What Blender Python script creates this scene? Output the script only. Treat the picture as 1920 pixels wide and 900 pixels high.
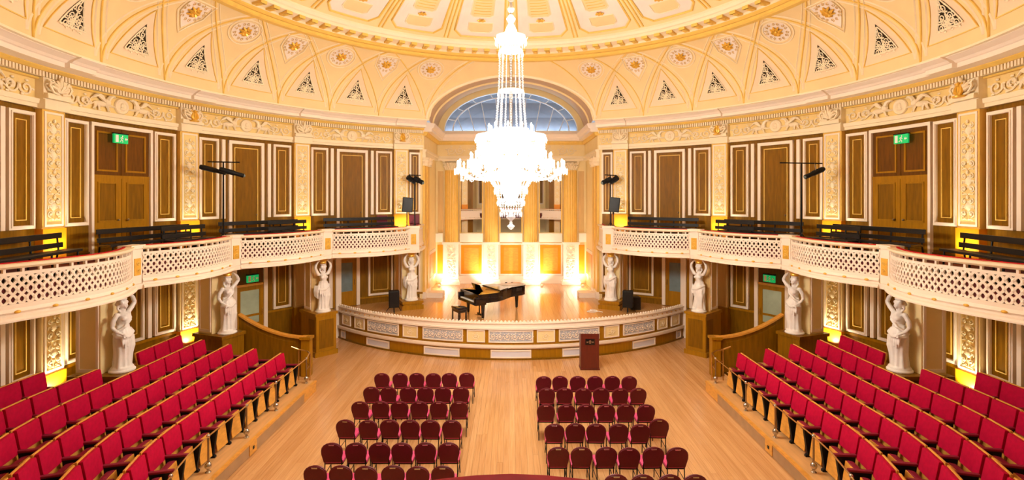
import bpy, bmesh, math, random
from mathutils import Vector, Matrix
random.seed(7)
for o in list(bpy.data.objects): bpy.data.objects.remove(o, do_unlink=True)
SC = bpy.context.scene
COL = SC.collection
PI = math.pi

# ------------------------------------------------------------------ camera
CAM_Z = 5.9; CAM_Y = -12.855
cd = bpy.data.cameras.new('camera'); cam = bpy.data.objects.new('camera', cd); COL.objects.link(cam)
cam.location = (0, CAM_Y, CAM_Z); cam.rotation_euler = (PI/2, 0, 0)
cd.sensor_fit = 'HORIZONTAL'; cd.sensor_width = 36.0
cd.lens = 36.0*966.9/1920.0
cd.shift_x = 2.0/1920.0; cd.shift_y = -(450-369.7)/1920.0
cd.clip_start = 0.05; cd.clip_end = 200
SC.camera = cam

# ------------------------------------------------------------------ world and exposure
W = bpy.data.worlds.new('world'); SC.world = W; W.use_nodes = True
W.node_tree.nodes['Background'].inputs[0].default_value = (0.75, 0.85, 1.0, 1)
W.node_tree.nodes['Background'].inputs[1].default_value = 0.6
vs = SC.view_settings
vs.view_transform = 'Standard'; vs.look = 'None'; vs.gamma = 1.0; vs.use_curve_mapping = False
vs.exposure = 0.0
CHANDELIER_W = 3150.0      # watts over all its lamps
UPLIGHT_W = 100.0
LOWLIGHT_W = 140.0
STAGE_W = 190.0
WASH_W = 500.0            # added beams that brighten the stage, set at the dark gallery spotlights

# ------------------------------------------------------------------ mesh helpers
def rad(a): return a*PI/180.0
def P(a, r, z=0.0):
    """polar point of the round hall: a in degrees clockwise from the stage axis"""
    t = rad(a); return (r*math.sin(t), r*math.cos(t), z)
def lerp(a, b, t): return a+(b-a)*t

class MB:
    def __init__(s): s.v = []; s.f = []
    def add(s, vs, fs, M=None):
        b = len(s.v)
        if M is not None: vs = [tuple(M @ Vector(p)) for p in vs]
        s.v += [tuple(p) for p in vs]; s.f += [tuple(i+b for i in q) for q in fs]
        return s
    def hexa(s, p, M=None):      # 8 points: bottom ring 0-3, top ring 4-7
        return s.add(p, [(0,3,2,1),(4,5,6,7),(0,1,5,4),(1,2,6,5),(2,3,7,6),(3,0,4,7)], M)
    def box(s, x0, x1, y0, y1, z0, z1, M=None):
        return s.hexa([(x0,y0,z0),(x1,y0,z0),(x1,y1,z0),(x0,y1,z0),(x0,y0,z1),(x1,y0,z1),(x1,y1,z1),(x0,y1,z1)], M)
    def bbox(s, x0, x1, y0, y1, z0, z1, b, M=None):   # box with chamfered edges
        vs = []; fs = []
        bm = bmesh.new(); bmesh.ops.create_cube(bm, size=1.0)
        for v in bm.verts:
            v.co = Vector((lerp(x0,x1,v.co.x+.5), lerp(y0,y1,v.co.y+.5), lerp(z0,z1,v.co.z+.5)))
        bmesh.ops.bevel(bm, geom=list(bm.edges), offset=b, segments=2, affect='EDGES', profile=0.6)
        bm.verts.index_update()
        vs = [tuple(v.co) for v in bm.verts]; fs = [tuple(v.index for v in f.verts) for f in bm.faces]
        bm.free(); return s.add(vs, fs, M)
    def pbox(s, a0, a1, r0, r1, z0, z1, n=None):      # slab of a ring
        if n is None: n = max(1, int(abs(a1-a0)/1.6+.5))
        vs = []; fs = []
        for i in range(n+1):
            a = lerp(a0, a1, i/n)
            vs += [P(a,r0,z0), P(a,r1,z0), P(a,r1,z1), P(a,r0,z1)]
        for i in range(n):
            b = i*4; c = b+4
            for k in range(4): fs.append((b+k, b+(k+1)%4, c+(k+1)%4, c+k))
        fs += [(3,2,1,0), (n*4, n*4+1, n*4+2, n*4+3)]
        return s.add(vs, fs)
    def psweep(s, prof, a0, a1, n, close=True, caps=True, rf=None):   # profile (r,z) along the arc; rf(a) adds to r
        m = len(prof); vs = []; fs = []
        for i in range(n+1):
            a = lerp(a0, a1, i/n); dr = rf(a) if rf else 0
            vs += [P(a, r+dr, z) for r, z in prof]
        for i in range(n):
            for k in range(m if close else m-1):
                b = i*m; fs.append((b+k, b+(k+1)%m, b+m+(k+1)%m, b+m+k))
        if close and caps: fs += [tuple(range(m-1,-1,-1)), tuple(range(n*m, n*m+m))]
        return s.add(vs, fs)
    def tube(s, pts, r, n=6, closed=False, M=None, flat=1.0):
        pts = [Vector(p) for p in pts]; m = len(pts); vs = []; fs = []
        rr = r if isinstance(r, (list, tuple)) else [r]*m
        nrm = None
        for i in range(m):
            if closed: t = pts[(i+1)%m]-pts[i-1]
            else: t = pts[min(i+1,m-1)]-pts[max(i-1,0)]
            if t.length < 1e-9: t = Vector((0,0,1))
            t.normalize()
            if nrm is None:
                up = Vector((0,0,1)) if abs(t.z) < .9 else Vector((1,0,0))
                nrm = t.cross(up).normalized()
            else:
                nrm = (nrm - t*nrm.dot(t))
                if nrm.length < 1e-6: nrm = t.orthogonal()
                nrm.normalize()
            bi = t.cross(nrm)
            for k in range(n):
                an = 2*PI*k/n
                vs.append(tuple(pts[i]+(nrm*math.cos(an)+bi*math.sin(an)*flat)*rr[i]))
        L = m if closed else m-1
        for i in range(L):
            j = (i+1) % m
            for k in range(n): fs.append((i*n+k, i*n+(k+1)%n, j*n+(k+1)%n, j*n+k))
        if not closed: fs += [tuple(range(n-1,-1,-1)), tuple((m-1)*n+k for k in range(n))]
        return s.add(vs, fs, M)
    def lathe(s, prof, n=16, c=(0,0,0), M=None, a0=0, a1=360):
        full = abs(a1-a0) >= 359.9; m = len(prof); cols = n if full else n+1; vs = []; fs = []
        for i in range(cols):
            t = rad(lerp(a0,a1,i/n)); 
            for r, z in prof: vs.append((c[0]+r*math.cos(t), c[1]+r*math.sin(t), c[2]+z))
        for i in range(n):
            j = (i+1) % cols
            for k in range(m-1): fs.append((i*m+k, j*m+k, j*m+k+1, i*m+k+1))
        if full:
            if prof[0][0] > 1e-6: fs.append(tuple(i*m for i in range(cols-1,-1,-1)))
            if prof[-1][0] > 1e-6: fs.append(tuple(i*m+m-1 for i in range(cols)))
        return s.add(vs, fs, M)
    def ell(s, c, r, nu=8, nv=5, M=None):
        if not isinstance(r, (list, tuple)): r = (r,r,r)
        vs = [(c[0],c[1],c[2]-r[2])]; fs = []
        for j in range(1, nv):
            ph = -PI/2+PI*j/nv
            for i in range(nu):
                t = 2*PI*i/nu
                vs.append((c[0]+r[0]*math.cos(ph)*math.cos(t), c[1]+r[1]*math.cos(ph)*math.sin(t), c[2]+r[2]*math.sin(ph)))
        vs.append((c[0],c[1],c[2]+r[2])); top = len(vs)-1
        for i in range(nu):
            fs.append((0, 1+(i+1)%nu, 1+i)); b = 1+(nv-2)*nu
            fs.append((b+i, b+(i+1)%nu, top))
        for j in range(nv-2):
            for i in range(nu):
                a = 1+j*nu; fs.append((a+i, a+(i+1)%nu, a+nu+(i+1)%nu, a+nu+i))
        return s.add(vs, fs, M)
    def prism(s, out, d0, d1, M=None, axis='z'):    # 2D outline extruded
        n = len(out)
        if axis == 'z': vs = [(x,y,d0) for x,y in out]+[(x,y,d1) for x,y in out]
        else: vs = [(x,d0,y) for x,y in out]+[(x,d1,y) for x,y in out]      # outline in x,z
        fs = [tuple(range(n-1,-1,-1)), tuple(range(n,2*n))]+[(i,(i+1)%n,n+(i+1)%n,n+i) for i in range(n)]
        return s.add(vs, fs, M)
    def mesh(s, name, mat, smooth=False):
        me = bpy.data.meshes.new(name); me.from_pydata(s.v, [], s.f); me.validate()
        bm = bmesh.new(); bm.from_mesh(me); bmesh.ops.recalc_face_normals(bm, faces=bm.faces); bm.to_mesh(me); bm.free()
        if smooth:
            me.polygons.foreach_set('use_smooth', [True]*len(me.polygons))
            try: me.set_sharp_from_angle(angle=rad(38))
            except Exception: pass
        me.materials.append(M_[mat]); me.update(); return me
    def obj(s, name, mat, parent=None, loc=(0,0,0), rz=0.0, smooth=False):
        return put(s.mesh(name, mat, smooth), name, parent, loc, rz)

def put(me, name, parent=None, loc=(0,0,0), rz=0.0, rot=None, scale=None):
    o = bpy.data.objects.new(name, me); COL.objects.link(o)
    if parent: o.parent = parent
    o.location = loc; o.rotation_euler = rot if rot else (0,0,rz)
    if scale: o.scale = scale
    return o
def tag(o, label=None, cat=None, group=None, kind=None):
    if label: o['label'] = label
    if cat: o['category'] = cat
    if group: o['group'] = group
    if kind: o['kind'] = kind
    return o
def thing(name, label, cat, loc=(0,0,0), rz=0.0, group=None):
    o = bpy.data.objects.new(name, None); COL.objects.link(o); o.empty_display_size = .1
    o.location = loc; o.rotation_euler = (0,0,rz)
    return tag(o, label, cat, group)
def struct(name, label, cat='wall'):
    o = bpy.data.objects.new(name, None); COL.objects.link(o); o.empty_display_size = .1
    return tag(o, label, cat, kind='structure')
def copy_tree(o, parent=None):
    c = o.copy(); COL.objects.link(c); c.parent = parent
    for ch in list(o.children): copy_tree(ch, c)
    return c
def RZ(a): return Matrix.Rotation(a, 4, 'Z')
def RX(a): return Matrix.Rotation(a, 4, 'X')
def RY(a): return Matrix.Rotation(a, 4, 'Y')
def TR(x, y, z): return Matrix.Translation((x,y,z))

# ------------------------------------------------------------------ materials
M_ = {}
def mat(name, col, rough=.5, metal=0.0, var=0.0, scale=6.0, stretch=None, bump=0.0, bscale=40.0, coat=0.0, col2=None, spec=.5, trans=0.0, sheen=0.0):
    m = bpy.data.materials.new(name); m.use_nodes = True; nt = m.node_tree; b = nt.nodes['Principled BSDF']
    b.inputs['Roughness'].default_value = rough; b.inputs['Metallic'].default_value = metal
    b.inputs['Specular IOR Level'].default_value = spec
    b.inputs['Coat Weight'].default_value = coat
    b.inputs['Transmission Weight'].default_value = trans
    b.inputs['Base Color'].default_value = (*col, 1)
    if var or bump or col2:
        tc = nt.nodes.new('ShaderNodeTexCoord'); mp = nt.nodes.new('ShaderNodeMapping')
        nt.links.new(tc.outputs['Object'], mp.inputs[0])
        if stretch: mp.inputs['Scale'].default_value = stretch
    if var or col2:
        no = nt.nodes.new('ShaderNodeTexNoise'); no.inputs['Scale'].default_value = scale; no.inputs['Detail'].default_value = 4
        nt.links.new(mp.outputs[0], no.inputs['Vector'])
        cr = nt.nodes.new('ShaderNodeValToRGB'); e = cr.color_ramp.elements
        e[0].position = .3; e[1].position = .7
        if col2: e[0].color = (*col2, 1); e[1].color = (*col, 1)
        else:
            e[0].color = (*[c*(1-var) for c in col], 1); e[1].color = (*[min(1, c*(1+var)) for c in col], 1)
        nt.links.new(no.outputs['Fac'], cr.inputs[0]); nt.links.new(cr.outputs[0], b.inputs['Base Color'])
    if bump:
        n2 = nt.nodes.new('ShaderNodeTexNoise'); n2.inputs['Scale'].default_value = bscale; n2.inputs['Detail'].default_value = 3
        nt.links.new(tc.outputs['Object'], n2.inputs['Vector'])
        bp = nt.nodes.new('ShaderNodeBump'); bp.inputs['Strength'].default_value = bump; bp.inputs['Distance'].default_value = .02
        nt.links.new(n2.outputs['Fac'], bp.inputs['Height']); nt.links.new(bp.outputs[0], b.inputs['Normal'])
    M_[name] = m; return m
def emit(name, col, strength):
    m = bpy.data.materials.new(name); m.use_nodes = True; nt = m.node_tree; b = nt.nodes['Principled BSDF']
    b.inputs['Base Color'].default_value = (*col, 1)
    b.inputs['Emission Color'].default_value = (*col, 1); b.inputs['Emission Strength'].default_value = strength
    M_[name] = m; return m

mat('cream', (.92,.73,.37), .55, var=.03, scale=2)          # painted plaster, warm cream
mat('cove', (.88,.66,.33), .55, var=.04, scale=1.5)         # the coved ceiling field
mat('ivory', (.93,.78,.54), .45, var=.02, scale=3)          # mouldings and frames
mat('white_trim', (.94,.80,.66), .4, var=.015, scale=4)
mat('lilac', (.90,.78,.68), .55, var=.03, scale=2)          # inset fields of the ceiling
mat('gold', (.80,.46,.06), .35, metal=.35, var=.1, scale=9)
mat('gilt', (.86,.56,.12), .45, var=.06, scale=5)           # yellow ochre painted lines
mat('ochre', (.88,.55,.12), .4, var=.06, scale=3)
mat('tri_field', (.90,.68,.45), .55, var=.03, scale=2)
mat('frieze_gold', (.90,.67,.27), .5, var=.06, scale=4)
mat('panel_gold', (.85,.29,.006), .35, var=.08, scale=3)           # yellow painted columns
mat('wood', (.215,.092,.001), .38, var=.22, scale=5, stretch=(3,3,.35), coat=.1, spec=.25)        # oak grained wall panelling
mat('wood_light', (.36,.16,.002), .36, var=.16, scale=5, stretch=(3,3,.35), coat=.1, spec=.3)
mat('wood_dark', (.14,.048,.002), .38, var=.22, scale=6, stretch=(3,3,.35), coat=.1, spec=.25)
mat('wood_tan', (.72,.47,.18), .45, var=.08, scale=4, stretch=(3,3,.3))
mat('relief', (.95,.82,.58), .45, var=.03, scale=6)
mat('statue', (.90,.86,.82), .38, var=.03, scale=5)
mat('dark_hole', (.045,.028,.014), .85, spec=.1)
mat('bench_black', (.012,.010,.009), .4, var=.2, spec=.3)
mat('black_metal', (.007,.007,.008), .5, spec=.2)
mat('black_gloss', (.006,.006,.008), .12, coat=.6)
mat('velvet', (.46,.0,.035), .8, var=.12, scale=14, spec=.15)       # theatre seats
mat('velvet_rail', (.42,.003,.006), .8, var=.15, scale=10, spec=.2)
mat('arm_red', (.22,.006,.03), .5)
mat('seat_wood', (.72,.33,.05), .3, var=.14, scale=7, stretch=(1,1,3), coat=.3)
mat('maroon', (.13,.001,.012), .5, var=.10, scale=20)       # banquet chair vinyl, shade of the backs kept in the tone
mat('maroon_lit', (.62,.05,.17), .55, var=.08, scale=20)  # same chair vinyl, chandelier light on the seat painted into the colour
mat('carpet_red', (.09,.005,.007), .9, var=.15, scale=20)
mat('steel', (.55,.52,.50), .22, metal=1.0)
mat('brass', (.72,.50,.22), .25, metal=1.0)
mat('bronze', (.30,.22,.15), .3, metal=.9)
mat('lectern_wood', (.12,.014,.006), .4, var=.15, scale=5, stretch=(4,4,.4), coat=.1)
mat('platform', (.66,.36,.14), .35, var=.12, scale=3, stretch=(4,.4,4), coat=.15)
mat('riser', (.40,.24,.12), .5, var=.1, scale=4)
mat('green_sign', (.0,.32,.10), .4)
mat('sign_white', (.9,.95,.9), .5)
mat('frosted', (.42,.50,.36), .25, var=.15, scale=2)
mat('frosted_grey', (.17,.23,.24), .2, var=.15, scale=3)
mat('crystal', (.95,.96,1.0), .10, spec=.8)
_nt = M_['crystal'].node_tree; _b = _nt.nodes['Principled BSDF']; _t = _nt.nodes.new('ShaderNodeBsdfTransparent'); _x = _nt.nodes.new('ShaderNodeMixShader'); _x.inputs[0].default_value = .34
_nt.links.new(_t.outputs[0], _x.inputs[1]); _nt.links.new(_b.outputs[0], _x.inputs[2]); _nt.links.new(_x.outputs[0], _nt.nodes['Material Output'].inputs[0])
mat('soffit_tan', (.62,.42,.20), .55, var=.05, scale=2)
mat('vent', (.70,.68,.76), .5)
mat('mirror', (.86,.86,.86), .02, metal=1.0)
mat('keys', (.9,.88,.82), .3)
mat('paper', (.9,.88,.85), .7)
mat('lead', (.85,.88,.92), .5)
emit('bulb', (1.0,.93,.80), 40.0)
emit('lamp_glow', (1.0,.80,.42), 12.0)
emit('sign_lit', (.0,.45,.12), .6)
def floor_mat(name, c1, c2):
    m = mat(name, c1, .24, var=0, spec=.5, coat=.25); nt = m.node_tree; b = nt.nodes['Principled BSDF']
    tc = nt.nodes.new('ShaderNodeTexCoord'); mp = nt.nodes.new('ShaderNodeMapping'); mp.inputs['Scale'].default_value = (16,.45,1)
    oi = nt.nodes.new('ShaderNodeObjectInfo')
    no = nt.nodes.new('ShaderNodeTexNoise'); no.inputs['Scale'].default_value = 2.2; no.inputs['Detail'].default_value = 6; no.inputs['Roughness'].default_value = .6
    nt.links.new(tc.outputs['Object'], mp.inputs[0])
    ad = nt.nodes.new('ShaderNodeVectorMath'); ad.operation = 'ADD'; sc = nt.nodes.new('ShaderNodeMath'); sc.operation = 'MULTIPLY'; sc.inputs[1].default_value = 37.0
    nt.links.new(oi.outputs['Random'], sc.inputs[0]); nt.links.new(mp.outputs[0], ad.inputs[0]); nt.links.new(sc.outputs[0], ad.inputs[1])
    nt.links.new(ad.outputs[0], no.inputs['Vector'])
    mx = nt.nodes.new('ShaderNodeMath'); mx.operation = 'MULTIPLY_ADD'; mx.inputs[1].default_value = .78; 
    m2 = nt.nodes.new('ShaderNodeMath'); m2.operation = 'MULTIPLY'; m2.inputs[1].default_value = .22
    nt.links.new(oi.outputs['Random'], m2.inputs[0]); nt.links.new(no.outputs['Fac'], mx.inputs[0]); nt.links.new(m2.outputs[0], mx.inputs[2])
    cr = nt.nodes.new('ShaderNodeValToRGB'); cr.color_ramp.elements[0].color = (*c2,1); cr.color_ramp.elements[1].color = (*c1,1)
    cr.color_ramp.elements[0].position = .2; cr.color_ramp.elements[1].position = .75
    nt.links.new(mx.outputs[0], cr.inputs[0]); nt.links.new(cr.outputs[0], b.inputs['Base Color'])
floor_mat('floorboards', (.76,.43,.19), (.47,.21,.065))
floor_mat('stage_boards', (.70,.38,.13), (.48,.21,.05))
M_['stage_boards'].node_tree.nodes['Principled BSDF'].inputs['Roughness'].default_value = .17
def window_mat():
    m = bpy.data.materials.new('skylight_glass'); m.use_nodes = True; nt = m.node_tree; b = nt.nodes['Principled BSDF']
    b.inputs['Base Color'].default_value = (.30,.34,.40,1); b.inputs['Roughness'].default_value = .15
    b.inputs['Transmission Weight'].default_value = .0
    M_['skylight_glass'] = m
window_mat()

def spot(name, loc, target, w, size, blend=.6, col=(1,.86,.58), rad_=.06):
    l = bpy.data.lights.new(name, 'SPOT'); l.energy = w; l.spot_size = rad(size); l.spot_blend = blend; l.color = col; l.shadow_soft_size = rad_
    o = bpy.data.objects.new(name, l); COL.objects.link(o); o.location = loc
    d = Vector(target)-Vector(loc); o.rotation_euler = d.to_track_quat('-Z','Y').to_euler(); return o
def point(name, loc, w, col=(1,.94,.83), r=.12):
    l = bpy.data.lights.new(name, 'POINT'); l.energy = w; l.color = col; l.shadow_soft_size = r
    o = bpy.data.objects.new(name, l); COL.objects.link(o); o.location = loc; return o
# ================================================================== the round hall
R = 11.5
ZG = 4.25                       # gallery floor
PILA = [25.6+21.6*k for k in range(7)]          # pilaster angles each side: 25.6 .. 155.2
A_ST = 20.6                     # stage opening half angle
A_END = 160.0                   # rear opening
Z_DADO, Z_PT, Z_ARC, Z_FR, Z_DEN, Z_COR = 5.146, 7.93, 8.06, 8.27, 8.80, 9.27
ZL0, ZL1 = 1.6, 3.72            # lower wall panels
SIDE = {-1: 'left', 1: 'right'}
ORD = ['first', 'second', 'third', 'fourth', 'fifth', 'sixth', 'seventh', 'eighth', 'ninth', 'tenth', 'eleventh', 'twelfth', 'thirteenth', 'fourteenth', 'fifteenth']

def pframe(mb, a0, a1, r0, r1, z0, z1, w):
    """rectangular frame on the curved wall, w in metres"""
    da = math.degrees(w/R)
    if a0 > a1: a0, a1 = a1, a0
    mb.pbox(a0, a1, r0, r1, z1-w, z1); mb.pbox(a0, a1, r0, r1, z0, z0+w)
    mb.pbox(a0, a0+da, r0, r1, z0+w, z1-w); mb.pbox(a1-da, a1, r0, r1, z0+w, z1-w)

def wall_panel(parent, a0, a1, z0, z1, fw=.085):
    """ivory frame, oak panel with a raised gilt bead and sunk centre"""
    if a0 > a1: a0, a1 = a1, a0
    f = MB(); pframe(f, a0, a1, R-.09, R, z0, z1, fw)
    d1 = math.degrees((fw*.55)/R)
    pframe(f, a0+d1, a1-d1, R-.115, R-.09, z0+fw*.55, z1-fw*.55, fw*.35)
    fr = f.obj('panel_frame', 'white_trim', parent)
    d = math.degrees(fw/R); m = MB(); m.pbox(a0+d, a1-d, R-.035, R, z0+fw, z1-fw)
    m.obj('panel', 'wood', fr)
    w = rad(a1-a0)*R; ins = fw+min(.13, w*.17); di = math.degrees(ins/R)
    b = MB(); pframe(b, a0+di, a1-di, R-.06, R-.034, z0+ins, z1-ins, .02)
    b.obj('bead', 'gilt', fr)

# ---------------------------------------------------------------- carved ornament (built flat at angle 0: x across, -y outwards, z up)
def spiral(cx, cz, r, turns, a0, ccw, y=-.02, n=18):
    pts = []
    for i in range(n+1):
        t = i/n; rr = r*(1-.85*t); an = a0+(1 if ccw else -1)*turns*2*PI*t
        pts.append((cx+rr*math.cos(an), y-.012*t, cz+rr*math.sin(an)))
    return pts
def arabesque(h, w):
    """candelabra of vases, scrolls and leaves"""
    m = MB(); n = max(3, int(round(h/.62))); st = h/n
    for k in range(n):
        z = k*st; hw = w/2
        m.lathe([(0,0),(.05,.0),(.035,.04),(.02,.06),(.07,.12),(.095,.19),(.06,.25),(.03,.27),(.055,.30),(0,.31)], 8, (0,0,z+st*.28), Matrix.Diagonal((1,.45,1,1)))
        for s in (-1,1):
            m.tube(spiral(s*hw*.52, z+st*.26, hw*.40, 1.35, -PI/2, s > 0), .017, 5)
            m.tube(spiral(s*hw*.48, z+st*.76, hw*.36, 1.3, PI/2, s < 0), .015, 5)
            m.tube([(s*.02,-.01,z+st*.02),(s*hw*.3,-.03,z+st*.06),(s*hw*.75,-.02,z+st*.02),(s*hw*.86,-.01,z+st*.12)], [.02,.018,.014,.006], 5)
            for q in range(3):
                an = .5+.5*q
                m.ell((s*hw*(.25+.2*q),-.012,z+st*(.47+.05*q)), (.045,.018,.018), 6, 4, None)
            m.ell((s*hw*.52,-.03,z+st*.26), (.03,.03,.03), 6, 4); m.ell((s*hw*.48,-.025,z+st*.76), (.026,.026,.026), 6, 4)
            m.ell((s*hw*.8,-.01,z+st*.52), (.022,.018,.05), 6, 4)
        m.ell((0,-.03,z+st*.92), (.035,.03,.05), 6, 4)
    return m
ARAB_UP = arabesque(2.5, .40).mesh('arabesque_relief', 'relief', True)
ARAB_LO = arabesque(1.95, .40).mesh('arabesque_relief', 'relief', True)
def gryphon():
    m = MB()
    m.ell((0,-.03,.17), (.17,.045,.075), 8, 5); m.ell((.17,-.04,.23), (.085,.05,.10), 8, 5)
    m.tube([(.18,-.04,.28),(.22,-.05,.36),(.27,-.05,.40)], [.055,.05,.045], 6); m.ell((.30,-.05,.40), (.065,.045,.042), 7, 5); m.tube([(.33,-.05,.40),(.385,-.045,.37)], [.03,.006], 5)
    for q in range(6):
        t = q/5; m.tube([(.10,-.055,.24),(.02-.10*t,-.06,.36+.02*q*(1-t)),(-.08-.16*t,-.035,.46-.20*t)], [.03,.032,.008], 5)
    for x0, x1, zb in ((.19,.33,.13),(.14,.20,.0),(-.12,-.17,.0),(-.07,-.03,.0)):
        m.tube([(x0,-.03,.17),((x0+x1)/2+.015,-.04,(.17+zb)/2),(x1,-.03,zb+.02),(x1+.05,-.03,zb+.015)], [.042,.03,.022,.016], 5)
    m.tube([(-.15,-.02,.17)]+spiral(-.30, .20, .11, 1.2, -PI/2, False), .018, 5)
    return m
GRY = gryphon().mesh('gryphon_relief', 'ivory', True)
def roundel():
    m = MB(); Mx = RX(PI/2)
    m.lathe([(.0,.045),(.08,.04),(.15,.03),(.17,.045),(.205,.05),(.225,.03),(.23,0)], 20, (0,0,0), Mx)
    m.ell((0,-.05,.02), (.06,.03,.085), 8, 5); m.ell((0,-.05,-.07), (.09,.025,.04), 8, 5)
    return m
ROUND = roundel().mesh('roundel', 'ivory', True)
def foliage_scroll():
    m = MB()
    for s in (-1,1):
        m.tube(spiral(s*.15, .0, .14, 1.4, 0 if s < 0 else PI, s > 0), .02, 5)
        for q in range(4):
            a = q*1.4; m.ell((s*.15+.15*math.cos(a), -.02, .15*math.sin(a)), (.04,.02,.025), 6, 4)
    m.ell((0,-.03,0), (.04,.035,.06), 6, 4)
    return m
SCROLL = foliage_scroll().mesh('scroll_relief', 'ivory', True)
def capital_shell():
    m = MB(); m.box(-.36,.36,-.14,.02,-.30,-.22); m.box(-.33,.33,-.10,.02,-.22,-.17)
    for q in range(7):
        t = rad(-66+22*q); m.ell((math.sin(t)*.17,-.13,-.02+math.cos(t)*.15), (.045,.05,.15), 7, 5, None) if abs(q-3) < 1 else m.tube([(math.sin(t)*.04,-.10,-.12),(math.sin(t)*.17,-.16,-.10+math.cos(t)*.16),(math.sin(t)*.27,-.12,-.10+math.cos(t)*.28)], [.02,.05,.03], 6)
    for s in (-1,1):
        m.tube([(s*.05,-.12,-.16),(s*.22,-.15,-.14),(s*.31,-.14,.0),(s*.27,-.12,.12)]+spiral(s*.24,.12,.05,.9,0 if s > 0 else PI, s < 0,-.12,8), .03, 6)
    return m
CAPSHELL = capital_shell().mesh('shell_capital', 'ivory', True)
def lyre_emblem():
    m = MB()
    m.lathe([(0,-.2),(.13,-.19),(.14,-.15),(.06,-.13),(.05,-.1),(0,-.1)], 10, (0,-.2,0))
    for s in (-1,1):
        m.tube([(s*.02,-.2,-.13),(s*.09,-.22,-.05),(s*.075,-.22,.05),(s*.05,-.2,.11),(s*.1,-.2,.17)], [.04,.045,.035,.03,.02], 6)
    m.ell((0,-.22,.14), (.045,.045,.055), 7, 5); m.ell((0,-.21,.0), (.045,.04,.12), 7, 5)
    return m
LYRE = lyre_emblem().mesh('lyre_emblem', 'gold', True)

def door_double(idx, s, ac, label):
    """gallery double door with panels above"""
    d = struct('door_%d' % idx, label, 'door')
    h = 4.45; a0, a1 = ac-h, ac+h
    f = MB(); fw = .075; dw = math.degrees(fw/R)
    f.pbox(a0-dw, a0, R-.1, R, ZG, Z_PT); f.pbox(a1, a1+dw, R-.1, R, ZG, Z_PT); f.pbox(a0-dw, a1+dw, R-.1, R, Z_PT-fw, Z_PT+.02)
    f.obj('door_frame', 'white_trim', d)
    t = MB(); t.pbox(a0, a1, R-.05, R, 6.43, 6.52); t.obj('transom', 'wood_light', d)
    for q in (-1,1):
        c0, c1 = (a0, ac) if q < 0 else (ac, a1); g = .04
        u = MB(); u.pbox(c0+g, c1-g, R-.03, R, 6.52, Z_PT-fw); u.obj('over_panel', 'wood_dark', d)
        e = MB(); pframe(e, c0+.6, c1-.6, R-.055, R-.03, 6.62, Z_PT-fw-.12, .05); e.obj('panel_moulding', 'wood_light', d)
        l = MB(); l.pbox(c0+g, c1-g, R-.045, R, ZG+.01, 6.43); lf = l.obj('door_leaf', 'wood_light', d)
        for z0, z1 in ((ZG+.15, ZG+.78), (ZG+.95, 6.33)):
            e = MB(); pframe(e, c0+.75, c1-.75, R-.07, R-.045, z0, z1, .045); e.obj('panel_moulding', 'wood_light', lf)
            e = MB(); e.pbox(c0+1.0, c1-1.0, R-.052, R-.045, z0+.05, z1-.05); e.obj('panel', 'wood', lf)
        kx = ac+q*.75; k = MB(); k.ell((0,-.07,0), .032, 8, 6); k.tube([(0,0,0),(0,-.06,0)], .014, 6)
        k.obj('door_knob', 'bronze', lf, P(kx, R-.045, ZG+1.0), -rad(kx), True)
def door_single(idx, s, ac, label):
    d = struct('door_%d' % idx, label, 'door'); h = 2.8; a0, a1 = ac-h, ac+h; fw = .11; dw = math.degrees(fw/R)
    f = MB(); f.pbox(a0-dw, a0, R-.1, R, ZG, Z_PT); f.pbox(a1, a1+dw, R-.1, R, ZG, Z_PT); f.pbox(a0-dw, a1+dw, R-.1, R, Z_PT-fw, Z_PT)
    f.obj('door_frame', 'white_trim', d)
    l = MB(); l.pbox(a0, a1, R-.03, R, ZG, Z_PT-fw); lf = l.obj('door_leaf', 'wood', d)
    b = MB(); pframe(b, a0+.55, a1-.55, R-.06, R-.03, ZG+.2, Z_PT-fw-.12, .03); b.obj('bead', 'gilt', lf)
    b = MB(); b.pbox(a0+.8, a1-.8, R-.05, R-.03, ZG+.25, Z_PT-fw-.18); b.obj('panel', 'wood', lf)
    k = MB(); k.ell((0,-.05,0), .03, 8, 6); k.obj('door_knob', 'bronze', lf, P(ac+1.9, R-.03, ZG+1.0), -rad(ac+1.9), True)
def door_glazed(idx, s, ac, label, z0, glass, offs=0.0):
    """lower door with a glass light"""
    d = struct('door_%d' % idx, label, 'door'); h = 2.6; a0, a1 = ac-h, ac+h; ztop = z0+2.0
    fw = .11; dw = math.degrees(fw/R)
    f = MB(); f.pbox(a0-dw*1.3, a0, R-.1, R, z0, ZL1); f.pbox(a1, a1+dw*1.3, R-.1, R, z0, ZL1); f.obj('door_frame', 'white_trim', d)
    u = MB(); u.pbox(a0, a1, R-.04, R, ztop+.08, ZL1); u.obj('over_panel', 'wood_dark', d)
    t = MB(); t.pbox(a0, a1, R-.07, R, ztop, ztop+.08); t.obj('transom', 'seat_wood', d)
    l = MB(); l.pbox(a0, a0+.8, R-.05, R, z0, ztop); l.pbox(a1-.8, a1, R-.05, R, z0, ztop); l.pbox(a0+.8, a1-.8, R-.05, R, z0, z0+.62); l.pbox(a0+.8, a1-.8, R-.05, R, ztop-.16, ztop)
    lf = l.obj('door_leaf', 'wood_light', d)
    g = MB(); g.pbox(a0+.8, a1-.8, R-.03, R-.01, z0+.62, ztop-.16); g.obj('pane', glass, lf)
    k = MB(); k.tube([(0,-.05,-.12),(0,-.08,-.1),(0,-.08,.1),(0,-.05,.12)], .014, 6); k.obj('door_handle', 'brass', lf, P(a0+.4 if s > 0 else a1-.4, R-.03, z0+1.0), -rad(a0+.4 if s > 0 else a1-.4), True)

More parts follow.
